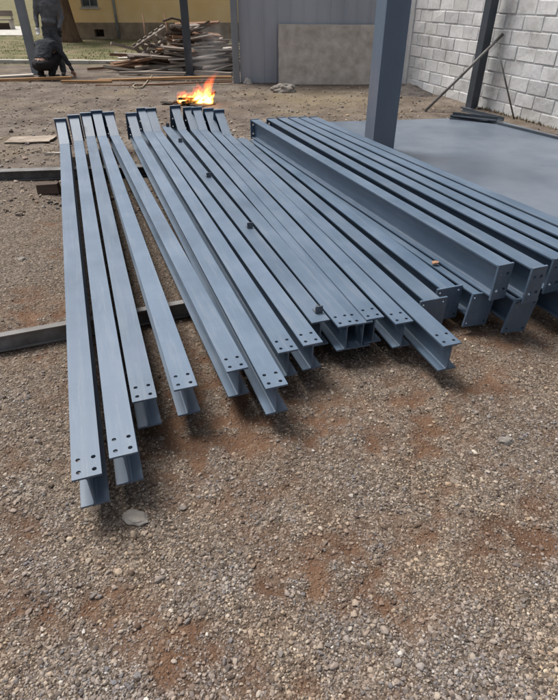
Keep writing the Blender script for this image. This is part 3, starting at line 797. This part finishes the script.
# low wooden bench at far left
q = px(6, 30); t = empty('bench', q, (0,0,R(4))); tag(t, 'low dark wooden bench on the pale path at the far left', 'bench')
bm = bmesh.new(); box(bm, -.9, .42, -.22, .22, .40, .45); bm_obj('seat', bm, M_WOOD[0], t, bevel=.006)
bm = bmesh.new(); box(bm, -.9, .42, .20, .235, .55, .78); bm_obj('backrest', bm, M_WOOD[0], t, bevel=.006)
for x in (-.8, .30):
    bm = bmesh.new(); box(bm, x, x+.08, -.2, .2, 0, .40); box(bm, x, x+.08, .2, .245, .0, .55); bm_obj('leg', bm, M_WOOD[3], t, bevel=.004)
bm = bmesh.new(); box(bm, -.72, .30, -.05, .15, .02, .28); tag(bm_obj('crate', bm, M_WOOD[2], None, q+Vector((0,.02,0)), (0,0,R(4))), 'dark crate pushed under the bench at the far left', 'crate')

# pale path and kerb
A, B = px(-120, 36), px(24, 36); A2, B2 = px(-150, 26), px(24, 27)
bm = bmesh.new()
P4 = [A, B, B2, A2]
top = [bm.verts.new((p_.x,p_.y,.03)) for p_ in P4]; bm.faces.new(top)
bo = [bm.verts.new((p_.x,p_.y,-.06)) for p_ in P4]
for i in range(4): bm.faces.new((top[i],top[(i+1)%4],bo[(i+1)%4],bo[i]))
tag(bm_obj('path', bm, M_KERB), kind='structure')
A, B = px(-60, 62.5), px(168, 64.5); d = B-A
bm = bmesh.new(); n = 9
for i in range(n):
    box(bm, d.length*i/n+.006, d.length*(i+1)/n-.006, -.07, .07, -.05, .085, jit=.008)
tag(bm_obj('kerb', bm, M_KERB, None, A, (0,0,math.atan2(d.y,d.x)), bevel=.01), kind='structure')

# lawn blades
bm = bmesh.new()
for i in range(9000):
    y = GRASS_Y0 + (GRASS_Y1-GRASS_Y0)*random.random()**1.3; x = random.uniform(-14, -1)
    if mnoise.noise(Vector((x*.9,y*.9,3))) < -.12: continue
    z = -.01; hg = random.uniform(.02,.06); an = random.uniform(0,6.28); w2 = random.uniform(.008,.02)
    e = Vector((math.cos(an)*w2, math.sin(an)*w2, 0)); p_ = Vector((x,y,z)); l = Vector((random.uniform(-.04,.04),random.uniform(-.04,.04),hg))
    bm.faces.new((bm.verts.new(p_-e), bm.verts.new(p_+e), bm.verts.new(p_+l)))
tag(bm_obj('grass', bm, M_GRASS), 'patchy short green grass in front of the yellow house', 'grass', kind='stuff')

# ------------------------------------------------------------------ timber
def plank_mesh(l, w, t_):
    bm = bmesh.new(); box(bm, -l/2, l/2, -w/2, w/2, -t_/2, t_/2)
    bmesh.ops.subdivide_edges(bm, edges=[e for e in bm.edges if abs(e.verts[0].co.x-e.verts[1].co.x) > .1], cuts=4)
    for v in bm.verts: v.co += Vector((random.uniform(-.01,.01), random.uniform(-.004,.004), .02*math.sin(v.co.x*1.3+l*9)))
    bmesh.ops.recalc_face_normals(bm, faces=bm.faces)
    me = bpy.data.meshes.new('plank'); bm.to_mesh(me); bm.free(); return me
pm = []
for mi in range(4):
    for l, w2, t2 in ((1.5,.09,.03),(1.1,.07,.05),(.9,.13,.022),(1.8,.05,.05)):
        me = plank_mesh(l*random.uniform(.9,1.1), w2, t2); me.materials.append(M_WOOD[mi]); pm.append(me)
HX, HY = px(192, 68).x, px(192, 68).y
n_p = 0
for i in range(190):
    # heap: taller behind the dark post, tailing off to the left
    s = random.gauss(-.22, .80); y = random.gauss(0, .42)
    prof_h = max(0, 1.0*math.exp(-((s-.12)/.46)**2)+.55*math.exp(-((s+.85)/.7)**2) + .25*math.exp(-((s-.75)/.4)**2) - .10)
    prof_h *= max(0, 1-(y/.95)**2)
    if prof_h < .03: continue
    z = .03 + prof_h*(i/190)**.7
    me = pm[random.choice((0,1,2,3,0,1,2,3,4,5,6,7,0,2,8,10,12,14) if z < .45 else (1,2,5,6,9,10,2,14))]
    o = bpy.data.objects.new('scrap_plank', me); COL.objects.link(o)
    yaw = random.gauss(R(6), R(22)) if s > .1 else random.gauss(R(15), R(30))
    slope = -prof_h*.35*np.sign(s-.1)*random.uniform(-.2,1.1)
    o.location = (HX+s, HY+y-.25*prof_h, z); o.rotation_euler = (random.gauss(0,.3), slope*.9+random.gauss(0,.10), yaw); o.scale = (random.uniform(.55,1.0), random.uniform(.8,1.4), 1)
    tag(o, 'weathered scrap plank lying in the tangled heap before the yellow house', 'plank', 'planks in the scrap timber heap')
# flatter stack of boards right of the post
for i in range(14):
    me = pm[random.choice((0,2,4,6,8,10,0,12))]
    o = bpy.data.objects.new('stacked_board', me); COL.objects.link(o)
    o.location = (px(217,70).x+random.uniform(-.12,.12), HY-.35+random.uniform(-.2,.25), .04+i*.045); o.rotation_euler = (0, random.gauss(0,.03), random.gauss(0,.1)); o.scale = (.72,1.3,1)
    tag(o, 'weathered board in the low flat stack between dark post and metal wall', 'board', 'boards stacked right of the dark post')
# pale pallet leaning on the heap
q = px(160, 60); q = through(155, 46, HY-.25); t = empty('pallet', q, (R(-58), R(-28), R(8))); tag(t, 'pale slatted wooden pallet tilted on the left flank of the timber heap', 'pallet')
for i in range(3):
    bm = bmesh.new(); box(bm, -.45, .45, -.27+i*.24, -.21+i*.24, -.03, .03); bm_obj('rail', bm, M_WOOD[0], t)
for i in range(6):
    bm = bmesh.new(); box(bm, -.44+i*.155, -.35+i*.155, -.30, .30, .031, .05); bm_obj('slat', bm, M_WOOD[0], t)
# thin stakes behind the heap
for (x, y0, x2, y2, lab) in ((146,44,143,14,'thin upright stake against the yellow wall left of the heap'), (171,40,164,13,'thin upright stake against the yellow wall above the pallet')):
    A = through(x, y0, HY+1.0); B = through(x2, y2, HY+1.2); A.z = 0
    rod('stake', A, B, .018, M_WOOD[1], lab, 'stake', 8)
bm = bmesh.new(); pts = [through(190,45,HY), through(185,28,HY), through(180,20,HY-.1), through(172,18,HY-.2), through(163,21,HY-.2)]
o0 = pts[0].copy(); tube(bm, [p_-o0 for p_ in pts], .025, 8)
tag(bm_obj('bent_branch', bm, M_WOOD[2], None, o0, smooth=True), 'dark bent branch sticking out of the top of the heap', 'branch')

# formwork boards on the ground along the yard
boards = [((-30,82),(72,80.5),.10,.05,'orange-brown board on the ground beside the crouching man', M_ORANGEWOOD),
          ((62,84),(112,83),.09,.04,'bright orange board on the ground right of the crouching man', M_ORANGEWOOD),
          ((98,81.5),(232,80),.12,.05,'long orange-brown board passing in front of the dark post', M_ORANGEWOOD),
          ((120,75),(186,76),.10,.05,'grey board on the ground left of the dark post foot', M_WOOD[0]),
          ((196,76),(232,78),.12,.08,'short grey beam lying right of the dark post foot', M_WOOD[0]),
          ((205,70.5),(233,70),.14,.05,'pale board on the ground by the metal wall post', M_WOOD[3]),
          ((150,70),(184,72),.12,.07,'pale chopped board at the foot of the timber heap', M_WOOD[3]),
          ((0,77.5),(34,76.5),.16,.03,'pale plank on the grass edge left of the crouching man', M_WOOD[3]),
          ((96,86),(232,84),.05,.03,'thin brown batten in the dirt behind the fire', M_WOOD[1])]
for a, b, w2, t2, lab, m in boards:
    A, B = px(*a), px(*b); d = B-A; me = plank_mesh(d.length, w2, t2); me.materials.append(m)
    o = bpy.data.objects.new('board', me); COL.objects.link(o); o.location = (A+B)/2+Vector((0,0,t2/2+.01)); o.rotation_euler = (0,0,math.atan2(d.y,d.x)); tag(o, lab, 'board')
# dusty sheet of plywood half buried left of the far beam ends
A = px(32, 141); bm = bmesh.new(); box(bm, -.30, .27, -.16, .15, 0, .014, jit=.02)
bmesh.ops.subdivide_edges(bm, edges=bm.edges, cuts=4, use_grid_fill=True)
for v in bm.verts: v.co += Vector((random.uniform(-.012,.012), random.uniform(-.012,.012), random.uniform(-.002,.002)))
tag(bm_obj('plywood_sheet', bm, surf('dusty_plywood', (.20,.16,.125), (.34,.285,.23), 6, .9, .2, .4, 30), None, (A.x, A.y, .006), (0,0,.08)), 'pale dusty plywood sheet on the dirt left of the far beam ends', 'plywood')
A = px(53, 155); bm = bmesh.new(); box(bm, -.09, .09, -.02, .02, 0, .02, jit=.006)
tag(bm_obj('wood_offcut', bm, M_WOOD[3], None, (A.x, A.y, .008), (0,0,.15)), 'small pale wood offcut on the dirt left of the beams', 'wood offcut')
# straw rope loop
pts = [px(x, y, .02) for x, y in ((152,76),(149,79),(146,83),(143,86.5),(139,88.2),(135,87.6),(133,86),(134.5,84.6),(138,84.2))]
o0 = pts[0].copy(); bm = bmesh.new(); tube(bm, [p_-o0 for p_ in pts], .013, 8)
tag(bm_obj('rope', bm, M_ROPE, None, o0, smooth=True), 'straw-coloured rope end curled on the dirt left of the fire', 'rope')
# twigs and chips over the yard, beyond counting
bm = bmesh.new()
for i in range(1300):
    p_ = px(random.uniform(-60, 470), random.uniform(80, 165)); l = random.uniform(.012,.06)*(1 if random.random() < .95 else 2.6); an = random.uniform(0,6.28)
    M = Matrix.Translation((p_.x,p_.y,.008)) @ Matrix.Rotation(an,4,'Z') @ Matrix.Rotation(random.gauss(0,.15),4,'Y')
    if in_slab(np.array([p_.x]), np.array([p_.y]))[0]: continue
    wq = random.uniform(.003,.009); box(bm, -l/2, l/2, -wq, wq, -.004, .005, M)
tag(bm_obj('twigs', bm, island('twig_litter', [(0,(.13,.105,.08)),(.5,(.22,.18,.14)),(.85,(.33,.28,.21)),(1,(.46,.41,.32))], .9, .2)), 'twigs and straw litter scattered on the dirt behind the beams', 'litter', kind='stuff')

# ------------------------------------------------------------------ fire
q = px(198, 105)
t = empty('campfire', q); tag(t, 'open fire burning on charred sticks behind the far beam ends', 'fire')
random.seed(31)
for i in range(9):
    a0 = random.uniform(-.5,.5)+(.0 if i%2 else math.pi/2*.6); l = random.uniform(.22,.42)
    c = Vector((random.uniform(-.2,.2), random.uniform(-.12,.12), .02+.012*i)); d2 = Vector((math.cos(a0),math.sin(a0),random.uniform(-.12,.2)))*l/2
    bm = bmesh.new(); tube(bm, [c-d2, c+Vector((0,0,random.uniform(-.01,.01))), c+d2], [.018,.024,.015], 8); bm_obj('charred_stick', bm, M_CHAR, t)
bm = bmesh.new(); rock_mesh(bm, .36, .2, .045, 2, 3, .4); bm_obj('ash_bed', bm, M_CHAR, t)
def flame_mat(name, power, stops):
    m, nt, out = mat(name); L = nt.links.new
    tc = N(nt, 'ShaderNodeTexCoord'); sep = N(nt, 'ShaderNodeSeparateXYZ'); L(tc.outputs['Generated'], sep.inputs[0])
    nz = N(nt, 'ShaderNodeTexNoise', i_Scale=13, i_Detail=4); mp = N(nt, 'ShaderNodeMapping'); mp.inputs['Scale'].default_value = (1,1,.45)
    L(tc.outputs['Object'], mp.inputs[0]); L(mp.outputs[0], nz.inputs['Vector'])
    ad = N(nt, 'ShaderNodeMath', operation='MULTIPLY_ADD'); ad.inputs[1].default_value = .7; L(nz.outputs['Fac'], ad.inputs[0]); L(sep.outputs['Z'], ad.inputs[2])
    cr = ramp(nt, stops, ad.outputs[0])
    de = ramp(nt, [(.38,(.35,.35,.35)), (.52,(1,1,1))], nz.outputs['Fac'])
    fade = N(nt, 'ShaderNodeMapRange'); fade.inputs['From Min'].default_value = .25; fade.inputs['From Max'].default_value = 1.0; fade.inputs['To Min'].default_value = 1; fade.inputs['To Max'].default_value = .25; L(sep.outputs['Z'], fade.inputs['Value'])
    ml = N(nt, 'ShaderNodeMath', operation='MULTIPLY'); L(de.outputs[0], ml.inputs[0]); L(fade.outputs[0], ml.inputs[1])
    m2 = N(nt, 'ShaderNodeMath', operation='MULTIPLY'); L(ml.outputs[0], m2.inputs[0]); m2.inputs[1].default_value = power
    em = N(nt, 'ShaderNodeEmission'); L(cr.outputs[0], em.inputs['Color']); L(m2.outputs[0], em.inputs['Strength'])
    L(em.outputs[0], out.inputs['Volume'])
    return m
M_FLAME = flame_mat('outer_flame', 12.0, [(.3,(1,.55,.12)), (.6,(1,.36,.05)), (.95,(1,.17,.02)), (1,(.7,.08,.01))])
M_CORE = flame_mat('flame_core', 55.0, [(.3,(1,.86,.45)), (.65,(1,.62,.15)), (1,(1,.35,.05))])
k = (px(199,100).x-px(198,100).x)
tongues = [(-.36,.19,.075,.02),(-.28,.22,.08,.05),(-.2,.20,.085,.05),(-.11,.27,.085,.08),(-.03,.33,.095,.10),(.06,.30,.10,.10),(.14,.36,.10,.13),(.19,.46,.085,.17),(.24,.52,.06,.20),(.25,.24,.085,.10),(.02,.20,.11,.03)]
for i, (x, h, w2, ln) in enumerate(tongues):
    bm = bmesh.new(); n = 9; pts = []; rr = []
    for j in range(n):
        s = j/(n-1); pts.append((x*.82 + ln*s*s*.8 + .025*math.sin(s*7+i), random.uniform(-.02,.02)+.03*math.sin(i*2.1), .02+h*s)); rr.append(max(.004, w2*1.35*(s+.28)**.35*(1-s)**.75*(1+.2*math.sin(s*9+i*2))))
    tube(bm, pts, rr, 12)
    bm_obj('flame', bm, M_FLAME, t, smooth=True)
    if h < .4:
        bm = bmesh.new(); tube(bm, [Vector(p_[:2]+(.02+(p_[2]-.02)*.72,)) for p_ in pts], [r_*.55 for r_ in rr], 10); bm_obj('flame_core', bm, M_CORE, t, smooth=True)
# dark shovel blade lying left of the fire
q2 = px(168, 104.5); t = empty('shovel', q2, (0,0,R(4))); tag(t, 'dark shovel lying on the dirt left of the fire', 'shovel')
bm = bmesh.new(); prism(bm, [(-.13,0),(-.09,-.08),(.05,-.09),(.1,-.02),(.1,.02),(.05,.09),(-.09,.08)], [], .006, Matrix.Translation((0,0,.03)) @ Matrix.Rotation(.08,4,'Y')); bm_obj('blade', bm, M_CHAR, t)
bm = bmesh.new(); tube(bm, [(.09,0,.03),(.3,.03,.05),(.75,.06,.03)], [.02,.017,.016], 8); bm_obj('handle', bm, M_WOOD[2], t)
# smoke
bm = bmesh.new(); bmesh.ops.create_icosphere(bm, subdivisions=4, radius=1)
for v in bm.verts:
    nn = 1+.3*mnoise.noise(v.co*2.0)
    v.co = Vector((v.co.x*.42*nn*(1+.35*v.co.z)+.12*v.co.z, v.co.y*.3*nn, v.co.z*.62*nn))
sm, nt, out = mat('thin_smoke')
tc = N(nt, 'ShaderNodeTexCoord'); nz = N(nt, 'ShaderNodeTexNoise', i_Scale=3.2, i_Detail=4); nt.links.new(tc.outputs['Object'], nz.inputs['Vector'])
ln = N(nt, 'ShaderNodeVectorMath', operation='LENGTH'); mp = N(nt, 'ShaderNodeMapping'); mp.inputs['Scale'].default_value = (2.0,3.0,1.5); nt.links.new(tc.outputs['Object'], mp.inputs[0]); nt.links.new(mp.outputs[0], ln.inputs[0])
fo = N(nt, 'ShaderNodeMapRange'); fo.inputs['From Min'].default_value = .95; fo.inputs['From Max'].default_value = .2; nt.links.new(ln.outputs['Value'], fo.inputs['Value'])
rp = ramp(nt, [(.4,(0,0,0)), (.75,(1,1,1))], nz.outputs['Fac'])
ml = N(nt, 'ShaderNodeMath', operation='MULTIPLY'); nt.links.new(fo.outputs[0], ml.inputs[0]); nt.links.new(rp.outputs[0], ml.inputs[1])
m2 = N(nt, 'ShaderNodeMath', operation='MULTIPLY'); nt.links.new(ml.outputs[0], m2.inputs[0]); m2.inputs[1].default_value = 1.3
pv = N(nt, 'ShaderNodeVolumePrincipled'); pv.inputs['Color'].default_value = (.75,.75,.76,1); nt.links.new(m2.outputs[0], pv.inputs['Density']); nt.links.new(pv.outputs[0], out.inputs['Volume'])
qs = px(210, 100)
o = bm_obj('smoke', bm, sm, None, (qs.x+.06, qs.y+.25, .75), smooth=True); tag(o, 'thin pale smoke drifting up from the fire', 'smoke', kind='stuff')

# ------------------------------------------------------------------ people
def body_part(name, balls, mat_, parent=None, loc=None, rz=0, voxel=.016, smooth=3, crease=0):
    """one continuous skin grown over tapered limb chains: balls = [ [(p, r), (p, r), ...], ... ]"""
    bm = bmesh.new()
    for chain in balls:
        for (p0, r0), (p1, r1) in zip(chain, chain[1:]):
            p0, p1 = Vector(p0), Vector(p1); n = max(2, int((p1-p0).length/(min(_r(r0),_r(r1))*.35))+1)
            for i in range(n+1):
                s = i/n; p_ = p0.lerp(p1, s)
                if hasattr(r0, '__len__') or hasattr(r1, '__len__'):
                    a = r0 if hasattr(r0,'__len__') else (r0,)*3; b = r1 if hasattr(r1,'__len__') else (r1,)*3
                    rad = Vector(a).lerp(Vector(b), s)
                else: rad = Vector((r0+(r1-r0)*s,)*3)
                M = Matrix.Translation(p_) @ Matrix.Diagonal((*rad, 1))
                bmesh.ops.create_icosphere(bm, subdivisions=2, radius=1, matrix=M)
    me = bpy.data.meshes.new(name); bm.to_mesh(me); bm.free()
    tmp = bpy.data.objects.new('tmp', me); COL.objects.link(tmp)
    r_ = tmp.modifiers.new('r', 'REMESH'); r_.mode = 'VOXEL'; r_.voxel_size = voxel
    s_ = tmp.modifiers.new('s', 'SMOOTH'); s_.iterations = smooth; s_.factor = .6
    dg = bpy.context.evaluated_depsgraph_get(); ev = tmp.evaluated_get(dg)
    m2 = bpy.data.meshes.new_from_object(ev); m2.name = name
    bpy.data.objects.remove(tmp); bpy.data.meshes.remove(me)
    if crease:
        for v in m2.vertices:
            q_ = v.co
            f_ = mnoise.noise(Vector((q_.x*9, q_.y*9, q_.z*22)))*.6 + mnoise.noise(Vector((q_.x*24+5, q_.y*24, q_.z*34)))*.4
            v.co = q_ + v.normal*f_*crease
    for p_ in m2.polygons: p_.use_smooth = True
    m2.materials.clear()
    return link(name, m2, mat_, parent, loc, (0,0,rz) if parent is None else None)
def _r(r): return min(r) if hasattr(r, '__len__') else r

def hand(wrist, d, side, thumb, r=.0085, curl=.5):
    """palm plus five bent fingers, pointing along d; side = across the palm; curl bends towards d x side"""
    w, d, side = Vector(wrist), Vector(d).normalized(), Vector(side).normalized(); nrm = d.cross(side).normalized()
    ch = [[(w, (.024,)*3), (w+d*.05, (.03,.03,.03))], [(w+d*.05+side*.02, .017), (w+d*.085+side*.026, .014)], [(w+d*.05-side*.02, .017), (w+d*.085-side*.026, .014)]]
    for i, (o_, l) in enumerate(((-.030,.062),(-.010,.075),(.010,.080),(.030,.070))):
        a = w+d*.085+side*o_; b = a+(d*.8+nrm*curl*.5).normalized()*l*.5; c = b+(d*.5+nrm*curl).normalized()*l*.5
        ch.append([(a, r*1.1), (b, r), (c, r*.85)])
    a = w+d*.03+side*.032*thumb; b = a+(d*.6+side*thumb*.7).normalized()*.035; c = b+(d+side*thumb*.2+nrm*curl*.5).normalized()*.03
    ch.append([(a, r*1.3), (b, r*1.1), (c, r*.9)])
    return ch

def head_chain(c, fwd, up, s=1.0):
    c, fwd, up = Vector(c), Vector(fwd).normalized(), Vector(up).normalized(); rt = fwd.cross(up).normalized()
    ch = [[(c+up*.03, .088*s), (c-fwd*.02+up*.025, .09*s)], [(c+fwd*.03-up*.035, .062*s), (c+fwd*.045-up*.075, .038*s)],
          [(c+fwd*.085+up*.005, .012), (c+fwd*.108-up*.028, .014)],            # nose
          [(c+fwd*.078-up*.06-rt*.018, .009), (c+fwd*.078-up*.06+rt*.018, .009)],   # mouth
          [(c+fwd*.075+up*.03-rt*.045, .014), (c+fwd*.075+up*.03+rt*.045, .014)]]   # brow
    for s_ in (-1, 1): ch.append([(c+rt*s_*.085+up*.02, .018), (c+rt*s_*.088-up*.02, .013)])
    return ch

def eyes(parent, c, fwd, up):
    c, fwd, up = Vector(c), Vector(fwd).normalized(), Vector(up).normalized(); rt = fwd.cross(up).normalized()
    for s_ in (-1, 1):
        bm = bmesh.new(); bmesh.ops.create_icosphere(bm, subdivisions=2, radius=.011, matrix=Matrix.Translation(c+fwd*.082+rt*s_*.032+up*.008)); bm_obj('eye', bm, M_HAIR, parent, smooth=True)

# --- crouching man, back to the viewer, reaching down to his right
q = px(45.5, 79.5); q.z = 0
hipc, waist, chest, neck, head = (0,-.02,.27), (.02,.08,.42), (.035,.22,.58), (.05,.35,.60), (.07,.46,.56)
shR, elR, wrR = (.19,.26,.615), (.31,.34,.37), (.385,.40,.135)
shL, elL, wrL = (-.125,.26,.60), (-.20,.40,.40), (-.07,.53,.23)
knR, anR, toR = (.19,.34,.40), (.12,.05,.09), (.16,.24,.035)
knL, anL, toL = (-.16,.34,.40), (-.09,.05,.09), (-.12,.24,.035)
hR = hand(wrR, (.22,.2,-1), (1,-.1,.2), -1); hL = hand(wrL, (.45,.5,-.6), (.7,-.6,.1), 1)
legs = lambda k_: [[(hipc,(.155*k_,.12*k_,.12*k_)),(waist,(.135*k_,.11*k_,.11*k_))]] + [[((sx*.085,-.01,.265), .098*k_),(kn, .066*k_),(an, .048*k_)] for sx, kn, an in ((1,knR,anR),(-1,knL,anL))]
arms = lambda k_: [[(shR,.062*k_),(elR,.047*k_),(wrR,.034*k_)], [(shL,.062*k_),(elL,.047*k_),(wrL,.034*k_)]]
torso = lambda k_: [[(waist,(.145*k_,.11*k_,.11*k_)),(chest,(.175*k_,.12*k_,.12*k_)),(neck,(.07*k_,)*3)], [(chest,.1*k_),(shR,.068*k_)], [(chest,.1*k_),(shL,.068*k_)]]
feet = [[(anR,.042),((.115,.02,.04),.04),(toR,.032)], [(anL,.042),((-.085,.02,.04),.04),(toL,.032)]]
hd = head_chain(head, (.05,.8,-.6), (0,.5,.8))
man = body_part('person', legs(.9)+torso(.9)+arms(.85)+feet+hR+hL+hd+[[(neck,.055),(head,.06)]], M_SKIN, None, q, R(-6), .0125, 2)
man.scale = (1.16,1.08,1.06); tag(man, 'person crouching with back turned, dark hooded top and black trousers, reaching down', 'person')
up_ = torso(1.03); up_[0] = [((.018,.055,.395),(.160,.125,.055)), (waist,(.155,.12,.11)), (chest,(.185,.128,.125)), (neck,(.078,)*3)]
body_part('hooded_top', up_+arms(1.08)+[[((.05,.33,.63),.085),((.065,.41,.63),.09)]], M_HOODIE, man, crease=.016)
body_part('trousers', [[((0,-.025,.262),(.168,.13,.115)),((.005,.01,.30),(.160,.125,.075))]]+[[((sx*.085,-.01,.262), .108),(kn, .078),(an, .062)] for sx, kn, an in ((1,knR,anR),(-1,knL,anL))], M_TROUSER, man, crease=.016)
body_part('shoe', [[((anR[0],anR[1]-.03,.05),.045),((.125,.06,.045),.046),(toR,.038)]], M_SHOE, man)
body_part('shoe', [[((anL[0],anL[1]-.03,.05),.045),((-.095,.06,.045),.046),(toL,.038)]], M_SHOE, man)
body_part('hair', [[((.07,.42,.615),.092),((.07,.48,.60),.088)]], M_HAIR, man)
eyes(man, head, (.05,.8,-.6), (0,.5,.8))

# --- standing man facing the viewer, hands low in front (local -y is his front)
q = px(58.5, 75.5); q.z = 0
hip, wst, cst, nk, hdp = (0,.02,.90), (0,.0,1.06), (.0,-.01,1.26), (.0,-.0,1.44), (.0,-.04,1.57)
sR, eR, wR = (.19,.0,1.36), (.25,-.02,1.09), (.20,-.17,.90)
sL, eL, wL = (-.19,.0,1.36), (-.25,.0,1.08), (-.225,-.12,.90)
hr = hand(wR, (-.1,-.3,-1), (-.7,.5,0), -1); hl = hand(wL, (0,-.2,-1), (.9,-.4,0), -1)
lg = lambda k_: [[(hip,(.155*k_,.105*k_,.10*k_)),(wst,(.14*k_,.1*k_,.1*k_))]] + [[((sx*.085,.02,.87),.092*k_),((sx*.10,.0,.48),.062*k_),((sx*.11,.03,.09),.045*k_)] for sx in (1,-1)]
ar = lambda k_: [[(sR,.062*k_),(eR,.047*k_),(wR,.034*k_)], [(sL,.062*k_),(eL,.047*k_),(wL,.034*k_)]]
ts = lambda k_: [[(wst,(.145*k_,.1*k_,.1*k_)),(cst,(.175*k_,.115*k_,.12*k_)),((0,0,1.36),(.13*k_,.085*k_,.06*k_)),(nk,(.06*k_,)*3)], [((0,0,1.34),.08*k_),(sR,.066*k_)], [((0,0,1.34),.08*k_),(sL,.066*k_)]]
ft = [[((sx*.11,.03,.09),.042),((sx*.112,.03,.045),.04),((sx*.13,-.15,.03),.032)] for sx in (1,-1)]
hd = head_chain(hdp, (.1,-1,-.25), (0,-.2,1))
man2 = body_part('person', lg(.9)+ts(.9)+ar(.85)+ft+hr+hl+hd+[[(nk,.055),(hdp,.06)]], M_SKIN, None, q, R(8), .0125, 2)
man2.rotation_euler.y = R(3.5); man2.scale = (1.06,1.06,1.04); tag(man2, 'person standing in a grey hooded top behind the crouching man, gloved hands held low', 'person')
u2 = ts(1.06); u2[0] = [((0,.01,.93),(.170,.125,.05))]+[(wst,(.165,.12,.10))]+u2[0][1:]
body_part('hooded_top', u2+ar(1.14)+[[((-.06,-.01,1.44),.07),((.06,-.01,1.44),.07)], [((0,.07,1.44),.085),((0,.06,1.40),.085)], [((-.1,-.105,1.0),.05),((.1,-.105,1.0),.05)]], M_HOODIE2, man2, crease=.012)
body_part('trousers', [[((sx*.085,.02,.86),.106),((sx*.10,.0,.48),.078),((sx*.11,.03,.10),.064)] for sx in (1,-1)]+[[((0,.02,.90),(.16,.112,.07)),((0,.02,.86),(.16,.112,.07))]], M_TROUSER2, man2, crease=.016)
for sx in (1,-1):
    body_part('shoe', [[((sx*.11,.06,.05),.046),((sx*.115,-.03,.045),.046),((sx*.13,-.16,.035),.036)]], M_SHOE, man2)
body_part('hair', [[((0,-.02,1.64),.093),((0,.02,1.60),.095)]], M_HAIR, man2)
infl = lambda ch: [[(p_, (tuple(v*1.22 for v in r_) if hasattr(r_,'__len__') else r_*1.25)) for p_, r_ in c_] for c_ in ch]
body_part('glove', infl(hr), M_GLOVED, man2, voxel=.008, smooth=1)
body_part('glove', infl(hl), M_GLOVE, man2, voxel=.008, smooth=1)
eyes(man2, hdp, (.1,-1,-.25), (0,-.2,1))

# ------------------------------------------------------------------ light
w = bpy.data.worlds.new('World'); S.world = w; w.use_nodes = True
nt = w.node_tree; nt.nodes.clear()
out = nt.nodes.new('ShaderNodeOutputWorld'); bg = nt.nodes.new('ShaderNodeBackground'); sky = nt.nodes.new('ShaderNodeTexSky')
SUN_EL, SUN_AZ = R(62), R(-52)      # azimuth measured from +Y towards +X
sky.sky_type = 'NISHITA'; sky.sun_disc = False; sky.sun_elevation = SUN_EL; sky.sun_rotation = SUN_AZ
sky.dust_density = 4.5; sky.air_density = 1.0; sky.ozone_density = 1.0
hs = nt.nodes.new('ShaderNodeHueSaturation'); hs.inputs['Saturation'].default_value = .45
nt.links.new(sky.outputs[0], hs.inputs['Color']); nt.links.new(hs.outputs[0], bg.inputs['Color']); nt.links.new(bg.outputs[0], out.inputs['Surface'])
bg.inputs['Strength'].default_value = .085
ld = bpy.data.lights.new('sun', 'SUN'); ld.energy = 2.5; ld.angle = R(24); ld.color = (1,.97,.93)
lo = bpy.data.objects.new('sun', ld); COL.objects.link(lo)
sd = Vector((math.sin(SUN_AZ)*math.cos(SUN_EL), math.cos(SUN_AZ)*math.cos(SUN_EL), math.sin(SUN_EL)))
lo.rotation_euler = (-sd).to_track_quat('-Z','Y').to_euler(); lo.location = sd*30

S.view_settings.view_transform = 'Standard'; S.view_settings.look = 'None'; S.view_settings.gamma = 1; S.view_settings.use_curve_mapping = False
S.view_settings.exposure = .8
S.cycles.volume_step_rate = 1.0; S.cycles.volume_max_steps = 64
